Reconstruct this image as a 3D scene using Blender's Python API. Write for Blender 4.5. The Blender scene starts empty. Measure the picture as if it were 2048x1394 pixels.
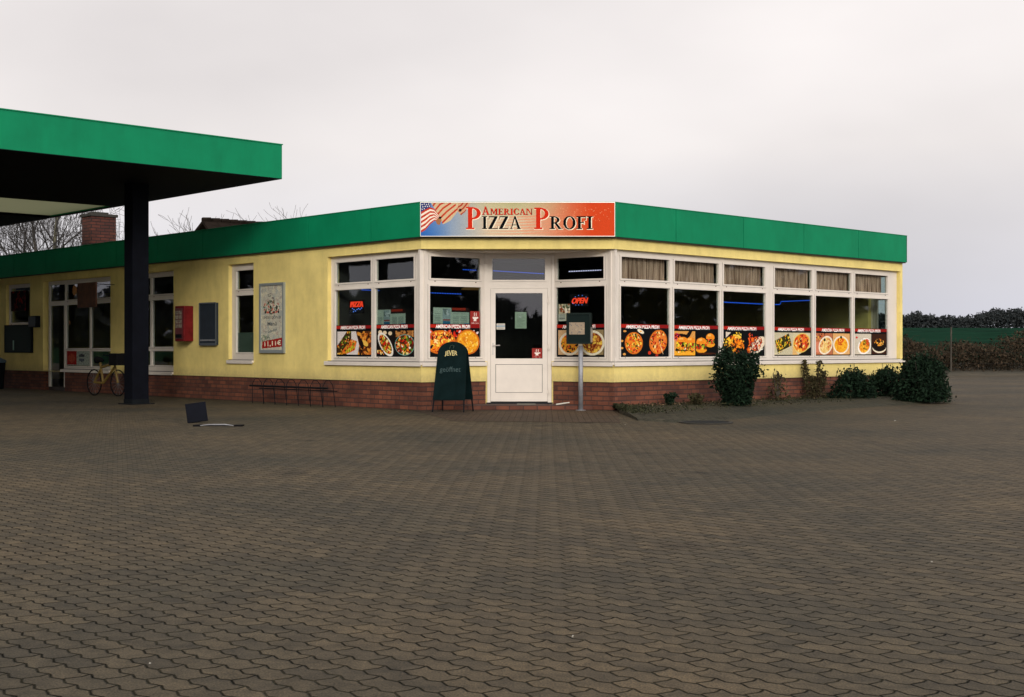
import bpy, bmesh, math, random
import numpy as np
from mathutils import Vector, Matrix
random.seed(7); RNG = np.random.default_rng(7)
C = bpy.context.scene.collection
H = 1.11            # eye height of the photographer
F = 2600.0          # focal length in photo pixels
R = math.radians

# ------------------------------------------------------------------ materials
MATS = {}
def lin(c):
    return tuple(((x/12.92) if x <= .04045 else ((x+.055)/1.055)**2.4) for x in c)
def mat(name, base, rough=.6, metal=0.0, var=0.0, vscale=6.0, bump=0.0, bscale=60.0, spec=.5, emit=None, estr=0.0, var2=None, streak=False):
    m = bpy.data.materials.new(name); m.use_nodes = True
    nt = m.node_tree; b = nt.nodes['Principled BSDF']
    b.inputs['Base Color'].default_value = (*base, 1); b.inputs['Roughness'].default_value = rough
    b.inputs['Metallic'].default_value = metal; b.inputs['Specular IOR Level'].default_value = spec
    if emit: b.inputs['Emission Color'].default_value = (*emit, 1); b.inputs['Emission Strength'].default_value = estr
    if var or bump: tc = nt.nodes.new('ShaderNodeTexCoord')
    if var:
        n = nt.nodes.new('ShaderNodeTexNoise'); n.inputs['Scale'].default_value = vscale; n.inputs['Detail'].default_value = 8; n.inputs['Roughness'].default_value = .65
        nt.links.new(tc.outputs['Object'], n.inputs['Vector'])
        r = nt.nodes.new('ShaderNodeValToRGB'); e = r.color_ramp.elements
        c2 = var2 if var2 else tuple(x*(1-var) for x in base)
        e[0].position = .34; e[1].position = .66
        e[0].color = (*c2, 1); e[1].color = (*[min(1, x*(1+(0 if var2 else var*.5))) for x in base], 1)
        nt.links.new(n.outputs['Fac'], r.inputs['Fac']); nt.links.new(r.outputs['Color'], b.inputs['Base Color'])
        if streak:      # faint rain streaks and blotches
            mp = nt.nodes.new('ShaderNodeMapping'); mp.inputs['Scale'].default_value = (3.2, 3.2, .7); n3 = nt.nodes.new('ShaderNodeTexNoise'); n3.inputs['Scale'].default_value = 1.0; n3.inputs['Detail'].default_value = 7; n3.inputs['Roughness'].default_value = .7
            nt.links.new(tc.outputs['Object'], mp.inputs[0]); nt.links.new(mp.outputs[0], n3.inputs['Vector'])
            r3 = nt.nodes.new('ShaderNodeValToRGB'); r3.color_ramp.elements[0].position = .32; r3.color_ramp.elements[1].position = .52; r3.color_ramp.elements[0].color = (.90, .895, .89, 1); r3.color_ramp.elements[1].color = (1, 1, 1, 1)
            mm = nt.nodes.new('ShaderNodeMix'); mm.data_type = 'RGBA'; mm.blend_type = 'MULTIPLY'; mm.inputs['Factor'].default_value = 1
            nt.links.new(n3.outputs['Fac'], r3.inputs['Fac']); nt.links.new(r.outputs['Color'], mm.inputs['A']); nt.links.new(r3.outputs['Color'], mm.inputs['B']); nt.links.new(mm.outputs['Result'], b.inputs['Base Color'])
    if bump:
        n2 = nt.nodes.new('ShaderNodeTexNoise'); n2.inputs['Scale'].default_value = bscale; n2.inputs['Detail'].default_value = 4
        nt.links.new(tc.outputs['Object'], n2.inputs['Vector'])
        bp = nt.nodes.new('ShaderNodeBump'); bp.inputs['Strength'].default_value = bump; bp.inputs['Distance'].default_value = .01
        nt.links.new(n2.outputs['Fac'], bp.inputs['Height']); nt.links.new(bp.outputs['Normal'], b.inputs['Normal'])
    MATS[name] = m; return m

render_m = mat('yellow_render', (.86, .70, .24), .9, streak=True, var=.15, vscale=1.3, bump=.5, bscale=90)
def splash(m, z0, z1):
    # speckled rain splash dirt on the lowest part of the render
    nt = m.node_tree; b = nt.nodes['Principled BSDF']; src = b.inputs['Base Color'].links[0].from_socket; N = nt.nodes.new; LK = nt.links.new
    tc = N('ShaderNodeTexCoord'); sp = N('ShaderNodeSeparateXYZ'); LK(tc.outputs['Object'], sp.inputs[0])
    mr = N('ShaderNodeMapRange'); mr.inputs['From Min'].default_value = z1; mr.inputs['From Max'].default_value = z0; LK(sp.outputs['Z'], mr.inputs['Value'])
    n = N('ShaderNodeTexNoise'); n.inputs['Scale'].default_value = 14; n.inputs['Detail'].default_value = 8; n.inputs['Roughness'].default_value = .8; LK(tc.outputs['Object'], n.inputs['Vector'])
    mu = N('ShaderNodeMath'); mu.operation = 'MULTIPLY'; LK(mr.outputs[0], mu.inputs[0]); LK(n.outputs['Fac'], mu.inputs[1])
    r = N('ShaderNodeValToRGB'); r.color_ramp.elements[0].position = .15; r.color_ramp.elements[1].position = .62; r.color_ramp.elements[0].color = (0, 0, 0, 1); r.color_ramp.elements[1].color = (.6, .6, .6, 1); LK(mu.outputs[0], r.inputs['Fac'])
    mx = N('ShaderNodeMix'); mx.data_type = 'RGBA'; LK(r.outputs['Color'], mx.inputs['Factor']); LK(src, mx.inputs['A']); mx.inputs['B'].default_value = (.30, .24, .13, 1); LK(mx.outputs['Result'], b.inputs['Base Color'])
splash(render_m, .48, .82)
upvc = mat('white_upvc', (.74, .68, .60), .45, var=.06, vscale=3)
green_m = mat('green_panel', (.003, .222, .096), .5, var=.13, vscale=1.1, spec=.12, streak=True)
dark_m = mat('dark_gap', (.012, .013, .015), .8)
navy = mat('dark_navy_paint', (.004, .005, .009), .75, var=.3, vscale=4, spec=.08)
soffit_m = mat('soffit_boards', (.05, .045, .035), .8)
roof_m = mat('roof_felt', (.06, .06, .06), .9)
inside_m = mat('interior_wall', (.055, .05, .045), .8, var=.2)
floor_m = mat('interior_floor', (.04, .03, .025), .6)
alu = mat('aluminium', (.55, .52, .48), .35, metal=.7)
steel = mat('galvanised_steel', (.30, .31, .33), .5, metal=.35, var=.25, vscale=12)
darksteel = mat('dark_steel', (.006, .008, .010), .7, var=.3, vscale=9, spec=.12)
weep = mat('rusty_screw', (.12, .06, .03), .8)
red_m = mat('red_enamel', (.17, .012, .014), .5, var=.3, spec=.12)
maroon = mat('maroon_front', (.12, .012, .014), .4, var=.3, vscale=14)
caseblue = mat('case_blue', (.018, .028, .040), .5, var=.2, spec=.3)
boardgreen = mat('chalkboard_green', (.001, .007, .007), .8, var=.4, vscale=5, var2=(.003, .012, .013), spec=.08)
black_m = mat('black_rubber', (.006, .006, .007), .8, spec=.1)
paper = mat('paper', (.62, .62, .54), .8)
concrete = mat('kerb_concrete', (.05, .048, .042), .95, spec=.1, var=.3, vscale=4, bump=.5, bscale=30)
yel_paint = mat('yellow_bike_paint', (.15, .095, .015), .6)
cream_soff = mat('cream', (.5, .48, .38), .8)
rooftile = mat('dark_roof_tiles', (.018, .013, .010), .95, spec=.05, var=.5, vscale=5, bump=.8, bscale=18)
brownboard = mat('brown_sign', (.10, .035, .012), .6, var=.5, vscale=7)
neon_r = mat('neon_red', (.3, .02, .01), .5, emit=(1, .055, .018), estr=1.15)
neon_r2 = mat('neon_red_soft', (.3, .02, .01), .5, emit=(1, .07, .02), estr=.8)
neon_b = mat('neon_blue', (.02, .05, .3), .5, emit=(.12, .3, 1), estr=1.3)
led_b = mat('led_blue', (.02, .05, .3), .5, emit=(.02, .13, .9), estr=1.0)
led_w = mat('led_white', (.3, .3, .4), .5, emit=(.75, .72, 1), estr=1.2)
bark = mat('bark', (.06, .05, .038), .9, var=.4, vscale=6)
birchbark = mat('birch_bark', (.20, .19, .12), .9, var=.8, vscale=3)
birchdark = mat('birch_twig', (.030, .028, .026), .9)
twig = mat('twig', (.05, .036, .03), .9)
soil = mat('bed_soil', (.035, .04, .028), .95, var=.6, vscale=3, bump=1, bscale=25)
field_m = mat('field_grass', (.011, .036, .022), 1, var=.45, vscale=.13, spec=0)
earth = mat('base_earth', (.05, .05, .03), .95, var=.4, vscale=.2)

def glass_mat(name, tint=(.8, .85, .83), boost=1.25):
    m = bpy.data.materials.new(name); m.use_nodes = True; nt = m.node_tree
    for n in list(nt.nodes):
        if n.type != 'OUTPUT_MATERIAL': nt.nodes.remove(n)
    out = nt.nodes['Material Output']
    tr = nt.nodes.new('ShaderNodeBsdfTransparent'); tr.inputs['Color'].default_value = (*tint, 1)
    gl = nt.nodes.new('ShaderNodeBsdfGlossy'); gl.inputs['Roughness'].default_value = .02; gl.inputs['Color'].default_value = (.95, .97, 1, 1)
    fr = nt.nodes.new('ShaderNodeFresnel'); fr.inputs['IOR'].default_value = 1.5
    mu = nt.nodes.new('ShaderNodeMath'); mu.operation = 'MULTIPLY'; mu.inputs[1].default_value = boost; mu.use_clamp = True
    mx = nt.nodes.new('ShaderNodeMixShader')
    # slightly wavy float glass
    tc = nt.nodes.new('ShaderNodeTexCoord'); no = nt.nodes.new('ShaderNodeTexNoise'); no.inputs['Scale'].default_value = 1.6
    bp = nt.nodes.new('ShaderNodeBump'); bp.inputs['Strength'].default_value = .05; bp.inputs['Distance'].default_value = .02
    nt.links.new(tc.outputs['Object'], no.inputs['Vector']); nt.links.new(no.outputs['Fac'], bp.inputs['Height']); nt.links.new(bp.outputs['Normal'], gl.inputs['Normal'])
    ge = nt.nodes.new('ShaderNodeNewGeometry'); m3 = nt.nodes.new('ShaderNodeMath'); m3.operation = 'SUBTRACT'; m3.inputs[0].default_value = 1; m4 = nt.nodes.new('ShaderNodeMath'); m4.operation = 'MULTIPLY'
    nt.links.new(ge.outputs['Backfacing'], m3.inputs[1]); nt.links.new(fr.outputs[0], mu.inputs[0]); nt.links.new(mu.outputs[0], m4.inputs[0]); nt.links.new(m3.outputs[0], m4.inputs[1]); nt.links.new(m4.outputs[0], mx.inputs['Fac'])
    nt.links.new(tr.outputs[0], mx.inputs[1]); nt.links.new(gl.outputs[0], mx.inputs[2]); nt.links.new(mx.outputs[0], out.inputs['Surface'])
    return m
glass = glass_mat('window_glass')

def brick_mat():
    m = bpy.data.materials.new('red_brick'); m.use_nodes = True; nt = m.node_tree; b = nt.nodes['Principled BSDF']
    b.inputs['Roughness'].default_value = .85
    tc = nt.nodes.new('ShaderNodeTexCoord'); sp = nt.nodes.new('ShaderNodeSeparateXYZ'); cb = nt.nodes.new('ShaderNodeCombineXYZ')
    nt.links.new(tc.outputs['Object'], sp.inputs[0])
    ad = nt.nodes.new('ShaderNodeMath'); ad.operation = 'ADD'
    nt.links.new(sp.outputs['X'], ad.inputs[0]); nt.links.new(sp.outputs['Y'], ad.inputs[1])
    nt.links.new(ad.outputs[0], cb.inputs['X']); nt.links.new(sp.outputs['Z'], cb.inputs['Y'])
    br = nt.nodes.new('ShaderNodeTexBrick'); br.inputs['Scale'].default_value = 1
    br.inputs['Brick Width'].default_value = .25; br.inputs['Row Height'].default_value = .0835; br.inputs['Mortar Size'].default_value = .011
    br.inputs['Color1'].default_value = (.205, .068, .034, 1); br.inputs['Color2'].default_value = (.105, .034, .020, 1); br.inputs['Mortar'].default_value = (.075, .035, .026, 1)
    br.inputs['Mortar Smooth'].default_value = .3
    nt.links.new(cb.outputs[0], br.inputs['Vector'])
    no = nt.nodes.new('ShaderNodeTexNoise'); no.inputs['Scale'].default_value = 2.2; no.inputs['Detail'].default_value = 9; no.inputs['Roughness'].default_value = .7
    nt.links.new(tc.outputs['Object'], no.inputs['Vector'])
    rp = nt.nodes.new('ShaderNodeValToRGB'); rp.color_ramp.elements[0].position = .35; rp.color_ramp.elements[1].position = .65
    rp.color_ramp.elements[0].color = (.55, .55, .6, 1); rp.color_ramp.elements[1].color = (1.1, 1.05, 1, 1)
    nt.links.new(no.outputs['Fac'], rp.inputs['Fac'])
    mx = nt.nodes.new('ShaderNodeMix'); mx.data_type = 'RGBA'; mx.blend_type = 'MULTIPLY'; mx.inputs['Factor'].default_value = 1
    nt.links.new(br.outputs['Color'], mx.inputs['A']); nt.links.new(rp.outputs['Color'], mx.inputs['B']); nt.links.new(mx.outputs['Result'], b.inputs['Base Color'])
    bp = nt.nodes.new('ShaderNodeBump'); bp.inputs['Strength'].default_value = .8; bp.inputs['Distance'].default_value = .01; bp.invert = True
    nt.links.new(br.outputs['Fac'], bp.inputs['Height']); nt.links.new(bp.outputs['Normal'], b.inputs['Normal'])
    return m
brick_m = brick_mat()

def paver_mat(name, colA, colB, joint, ang=R(46.5), L=.20, W=.10, amp=.009):
    """interlocking zigzag concrete pavers: brick bond whose joints follow a zigzag"""
    m = bpy.data.materials.new(name); m.use_nodes = True; nt = m.node_tree; b = nt.nodes['Principled BSDF']
    N = nt.nodes.new; LK = nt.links.new
    tc = N('ShaderNodeTexCoord'); mp = N('ShaderNodeMapping'); mp.inputs['Rotation'].default_value = (0, 0, ang)
    LK(tc.outputs['Object'], mp.inputs['Vector'])
    wn = N('ShaderNodeTexNoise'); wn.inputs['Scale'].default_value = 7; wn.inputs['Detail'].default_value = 2
    LK(mp.outputs[0], wn.inputs['Vector'])
    sp = N('ShaderNodeSeparateXYZ'); LK(mp.outputs[0], sp.inputs[0])
    def M(op, a, bb=None, c=None):
        n = N('ShaderNodeMath'); n.operation = op
        for i, v in enumerate((a, bb, c)):
            if v is None: continue
            if isinstance(v, (int, float)): n.inputs[i].default_value = v
            else: LK(v, n.inputs[i])
        return n.outputs[0]
    wj = M('MULTIPLY', M('SUBTRACT', wn.outputs['Fac'], .5), .02)
    x = sp.outputs['X']; y = sp.outputs['Y']
    zx = M('MULTIPLY', M('SUBTRACT', M('PINGPONG', x, L/4), L/8), amp*8/L)      # zigzag along the row
    y2 = M('ADD', M('ADD', y, zx), wj)
    zy = M('MULTIPLY', M('SUBTRACT', M('PINGPONG', M('ADD', y, .03), W/2), W/4), amp*3/W)
    x2 = M('ADD', M('ADD', x, zy), wj)
    cb = N('ShaderNodeCombineXYZ'); LK(x2, cb.inputs['X']); LK(y2, cb.inputs['Y'])
    br = N('ShaderNodeTexBrick'); br.inputs['Scale'].default_value = 1
    br.inputs['Brick Width'].default_value = L; br.inputs['Row Height'].default_value = W; br.inputs['Mortar Size'].default_value = .0075; br.inputs['Mortar Smooth'].default_value = 1
    br.inputs['Color1'].default_value = (*colA, 1); br.inputs['Color2'].default_value = (*colB, 1); br.inputs['Mortar'].default_value = (*joint, 1)
    LK(cb.outputs[0], br.inputs['Vector'])
    # wear: big damp patches and fine speckle
    n1 = N('ShaderNodeTexNoise'); n1.inputs['Scale'].default_value = .35; n1.inputs['Detail'].default_value = 6; LK(tc.outputs['Object'], n1.inputs['Vector'])
    r1 = N('ShaderNodeValToRGB'); r1.color_ramp.elements[0].position = .3; r1.color_ramp.elements[1].position = .7
    r1.color_ramp.elements[0].color = (.58, .64, .68, 1); r1.color_ramp.elements[1].color = (1.15, 1.07, .96, 1); LK(n1.outputs['Fac'], r1.inputs['Fac'])
    n2 = N('ShaderNodeTexNoise'); n2.inputs['Scale'].default_value = 130; n2.inputs['Detail'].default_value = 3; LK(tc.outputs['Object'], n2.inputs['Vector'])
    r2 = N('ShaderNodeValToRGB'); r2.color_ramp.elements[0].position = .3; r2.color_ramp.elements[1].position = .72
    r2.color_ramp.elements[0].color = (.45, .5, .5, 1); r2.color_ramp.elements[1].color = (1.6, 1.5, 1.4, 1); LK(n2.outputs['Fac'], r2.inputs['Fac'])
    def mul(a, bb):
        q = N('ShaderNodeMix'); q.data_type = 'RGBA'; q.blend_type = 'MULTIPLY'; q.inputs['Factor'].default_value = 1
        LK(a, q.inputs['A']); LK(bb, q.inputs['B']); return q.outputs['Result']
    # sand and moss fill some joints, single stones are darker or stained
    n3 = N('ShaderNodeTexNoise'); n3.inputs['Scale'].default_value = 2.3; n3.inputs['Detail'].default_value = 5; n3.inputs['Roughness'].default_value = .7; LK(tc.outputs['Object'], n3.inputs['Vector'])
    r4 = N('ShaderNodeValToRGB'); r4.color_ramp.elements[0].position = .40; r4.color_ramp.elements[1].position = .62
    r4.color_ramp.elements[0].color = (*joint, 1); r4.color_ramp.elements[1].color = (.052, .050, .036, 1); LK(n3.outputs['Fac'], r4.inputs['Fac']); LK(r4.outputs['Color'], br.inputs['Mortar'])
    n5 = N('ShaderNodeTexNoise'); n5.inputs['Scale'].default_value = 9; n5.inputs['Detail'].default_value = 6; n5.inputs['Roughness'].default_value = .75; LK(tc.outputs['Object'], n5.inputs['Vector'])
    r5 = N('ShaderNodeValToRGB'); r5.color_ramp.elements[0].position = .33; r5.color_ramp.elements[1].position = .60
    r5.color_ramp.elements[0].color = (.55, .56, .56, 1); r5.color_ramp.elements[1].color = (1.14, 1.12, 1.1, 1); LK(n5.outputs['Fac'], r5.inputs['Fac'])
    n6 = N('ShaderNodeTexVoronoi'); n6.inputs['Scale'].default_value = .8; LK(tc.outputs['Object'], n6.inputs['Vector'])
    r6 = N('ShaderNodeValToRGB'); r6.color_ramp.elements[0].position = .03; r6.color_ramp.elements[1].position = .16
    r6.color_ramp.elements[0].color = (.5, .5, .52, 1); r6.color_ramp.elements[1].color = (1, 1, 1, 1); LK(n6.outputs['Distance'], r6.inputs['Fac'])
    LK(mul(mul(mul(mul(br.outputs['Color'], r1.outputs['Color']), r2.outputs['Color']), r5.outputs['Color']), r6.outputs['Color']), b.inputs['Base Color'])
    b.inputs['Roughness'].default_value = .75
    LK(M('MULTIPLY', M('SUBTRACT', 1.0, br.outputs['Fac']), .16), b.inputs['Specular IOR Level'])
    bp = N('ShaderNodeBump'); bp.inputs['Strength'].default_value = 1; bp.inputs['Distance'].default_value = .012; bp.invert = True
    LK(br.outputs['Fac'], bp.inputs['Height'])
    bp2 = N('ShaderNodeBump'); bp2.inputs['Strength'].default_value = .5; bp2.inputs['Distance'].default_value = .004
    LK(n2.outputs['Fac'], bp2.inputs['Height']); LK(bp.outputs['Normal'], bp2.inputs['Normal']); LK(bp2.outputs['Normal'], b.inputs['Normal'])
    return m
paver_m = paver_mat('zigzag_pavers', (.100, .082, .055), (.064, .055, .040), (.013, .014, .012))
apron_m = paver_mat('red_apron_pavers', (.085, .060, .043), (.060, .046, .035), (.012, .011, .010), ang=R(1.5), amp=.002, L=.2, W=.1)

def print_mat():
    m = bpy.data.materials.new('printed_film'); m.use_nodes = True; nt = m.node_tree; b = nt.nodes['Principled BSDF']
    a = nt.nodes.new('ShaderNodeAttribute'); a.attribute_name = 'Col'
    nt.links.new(a.outputs['Color'], b.inputs['Base Color']); b.inputs['Roughness'].default_value = .7; b.inputs['Specular IOR Level'].default_value = .06
    return m
print_m = print_mat()
def leaf_mat(name, ca, cb):
    m = bpy.data.materials.new(name); m.use_nodes = True; nt = m.node_tree; b = nt.nodes['Principled BSDF']
    g = nt.nodes.new('ShaderNodeNewGeometry'); r = nt.nodes.new('ShaderNodeValToRGB')
    r.color_ramp.elements[0].color = (*ca, 1); r.color_ramp.elements[1].color = (*cb, 1)
    nt.links.new(g.outputs['Random Per Island'], r.inputs['Fac']); nt.links.new(r.outputs['Color'], b.inputs['Base Color'])
    b.inputs['Roughness'].default_value = .8; b.inputs['Specular IOR Level'].default_value = .08
    return m
leaf_g = leaf_mat('dark_leaves', (.004, .010, .006), (.014, .032, .016))
leaf_b = leaf_mat('brownish_leaves', (.03, .022, .012), (.07, .065, .03))
scrub_l = leaf_mat('bramble_leaves', (.012, .013, .008), (.070, .048, .030))
wood_l = leaf_mat('wood_twigs', (.020, .026, .028), (.040, .044, .044))
dry_l = leaf_mat('dead_leaves', (.05, .03, .015), (.30, .22, .12))
grass_l = leaf_mat('verge_grass', (.03, .035, .015), (.10, .08, .045))
def translucent_mat():
    m = bpy.data.materials.new('translucent_roof_sheet'); m.use_nodes = True; nt = m.node_tree
    b = nt.nodes['Principled BSDF']; b.inputs['Base Color'].default_value = (.25, .25, .18, 1); b.inputs['Roughness'].default_value = .6
    t = nt.nodes.new('ShaderNodeBsdfTranslucent'); t.inputs['Color'].default_value = (.47, .48, .37, 1)
    mx = nt.nodes.new('ShaderNodeMixShader'); mx.inputs['Fac'].default_value = .7
    nt.links.new(b.outputs[0], mx.inputs[1]); nt.links.new(t.outputs[0], mx.inputs[2]); nt.links.new(mx.outputs[0], nt.nodes['Material Output'].inputs['Surface'])
    return m
trans_m = translucent_mat()
def curtain_mat():
    m = bpy.data.materials.new('curtain_cloth'); m.use_nodes = True; nt = m.node_tree; b = nt.nodes['Principled BSDF']
    tc = nt.nodes.new('ShaderNodeTexCoord'); mp = nt.nodes.new('ShaderNodeMapping'); mp.inputs['Scale'].default_value = (30, 1, 1.5)
    n = nt.nodes.new('ShaderNodeTexNoise'); n.inputs['Scale'].default_value = 1; n.inputs['Detail'].default_value = 5
    r = nt.nodes.new('ShaderNodeValToRGB'); r.color_ramp.elements[0].position = .35; r.color_ramp.elements[1].position = .65
    r.color_ramp.elements[0].color = (.20, .10, .065, 1); r.color_ramp.elements[1].color = (.74, .48, .37, 1)
    nt.links.new(tc.outputs['Object'], mp.inputs[0]); nt.links.new(mp.outputs[0], n.inputs['Vector']); nt.links.new(n.outputs['Fac'], r.inputs['Fac'])
    nt.links.new(r.outputs['Color'], b.inputs['Base Color']); b.inputs['Roughness'].default_value = .9
    return m
curtain_m = curtain_mat()

# ------------------------------------------------------------------ helpers
def empty(name, loc=(0, 0, 0), rotz=0):
    o = bpy.data.objects.new(name, None); C.objects.link(o); o.location = loc; o.rotation_euler = (0, 0, rotz)
    o.empty_display_size = .1
    return o
def tag(o, label=None, cat=None, group=None, kind=None):
    if label: o['label'] = label
    if cat: o['category'] = cat
    if group: o['group'] = group
    if kind: o['kind'] = kind
    return o
def obj(name, bm, m, parent=None, world=None, bevel=0, smooth=False):
    """link one mesh; 'world' is the world matrix the mesh was modelled in"""
    me = bpy.data.meshes.new(name); bm.normal_update(); bm.to_mesh(me); bm.free()
    for mm in (m if isinstance(m, (list, tuple)) else [m]): me.materials.append(mm)
    if smooth:
        for p in me.polygons: p.use_smooth = True
    o = bpy.data.objects.new(name, me); C.objects.link(o)
    put(o, parent, world)
    if bevel:
        b = o.modifiers.new('bevel', 'BEVEL'); b.width = bevel; b.segments = 2; b.limit_method = 'ANGLE'
    return o
def wmat(o):
    m = o.matrix_basis.copy(); p = o.parent
    while p is not None: m = p.matrix_basis @ m; p = p.parent
    return m
def put(o, parent, world):
    w = world if world is not None else (wmat(parent) if parent else Matrix())
    if parent:
        o.parent = parent; o.matrix_basis = wmat(parent).inverted() @ w
    else: o.matrix_basis = w
def box(bm, x0, x1, y0, y1, z0, z1, mi=0):
    vs = [bm.verts.new((x, y, z)) for z in (z0, z1) for y in (y0, y1) for x in (x0, x1)]
    for f in ((0, 2, 3, 1), (4, 5, 7, 6), (0, 1, 5, 4), (2, 6, 7, 3), (0, 4, 6, 2), (1, 3, 7, 5)):
        fc = bm.faces.new([vs[i] for i in f]); fc.material_index = mi
def B(*boxes):
    bm = bmesh.new()
    for b in boxes: box(bm, *b)
    return bm
def prism(bm, pts, z0, z1, mi=0):
    """vertical prism over a counter-clockwise outline"""
    lo = [bm.verts.new((p[0], p[1], z0)) for p in pts]; hi = [bm.verts.new((p[0], p[1], z1)) for p in pts]
    n = len(pts); f = bm.faces.new(hi); f.material_index = mi; f2 = bm.faces.new(lo[::-1]); f2.material_index = mi
    for i in range(n): q = bm.faces.new((lo[i], lo[(i+1) % n], hi[(i+1) % n], hi[i])); q.material_index = mi
def tube(bm, pts, radii, n=6, cap=True, mi=0):
    rings = []; pts = [Vector(p) for p in pts]
    if not isinstance(radii, (list, tuple)): radii = [radii]*len(pts)
    for i, p in enumerate(pts):
        d = (pts[min(i+1, len(pts)-1)] - pts[max(i-1, 0)]).normalized()
        a = d.orthogonal().normalized() if i == 0 else (a - d*a.dot(d)).normalized()
        b = d.cross(a)
        rings.append([bm.verts.new(p + (a*math.cos(t) + b*math.sin(t))*radii[i]) for t in [2*math.pi*k/n for k in range(n)]])
    for r0, r1 in zip(rings, rings[1:]):
        for k in range(n): q = bm.faces.new((r0[k], r0[(k+1) % n], r1[(k+1) % n], r1[k])); q.material_index = mi
    if cap:
        bm.faces.new(rings[0][::-1]).material_index = mi; bm.faces.new(rings[-1]).material_index = mi

class Fr:
    """a facade: x runs to the right along the wall, y runs into the building, z up"""
    def __init__(s, ox, oy, ux, uy):
        l = math.hypot(ux, uy); s.o = (ox, oy); s.u = (ux/l, uy/l); s.n = (-uy/l, ux/l)
        s.M = Matrix(((s.u[0], s.n[0], 0, ox), (s.u[1], s.n[1], 0, oy), (0, 0, 1, 0), (0, 0, 0, 1)))
    def x(s, px, off=0):
        k = (px-1024)/F; ox = s.o[0]+s.n[0]*off; oy = s.o[1]+s.n[1]*off
        return (k*oy-ox)/(s.u[0]-k*s.u[1])
    def Y(s, t, off=0): return s.o[1]+s.u[1]*t+s.n[1]*off
    def z(s, px, py, off=0): return H+(697-py)*s.Y(s.x(px, off), off)/F
    def w(s, t, off=0, z=0): return Vector((s.o[0]+s.u[0]*t+s.n[0]*off, s.o[1]+s.u[1]*t+s.n[1]*off, z))
def P(px, py, Y): return Vector(((px-1024)/F*Y, Y, H+(697-py)/F*Y))
def G(px, py): Y = F*H/(py-697); return Vector(((px-1024)/F*Y, Y, 0))

uR = (.7254, .6884); uL = (.6882, -.7255)
FR_ = Fr(1.82, 23.22, *uR); FL_ = Fr(-1.62, 23.22, *uL); FC = Fr(-1.62, 23.22, 1, 0)
DX0, DX1, DY = -.46, .735, 24.02                      # door unit at the back of the recess
S1 = Fr(-1.62, 23.22, DX0+1.62, DY-23.22); S2 = Fr(DX1, DY, 1.82-DX1, 23.22-DY); FD = Fr(DX0, DY, 1, 0)
L1 = math.hypot(DX0+1.62, DY-23.22); L2 = math.hypot(1.82-DX1, 23.22-DY); LD = DX1-DX0
RLEN = FR_.x(1805); LLEN = 24.0; DEPTH = 9.0

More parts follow.
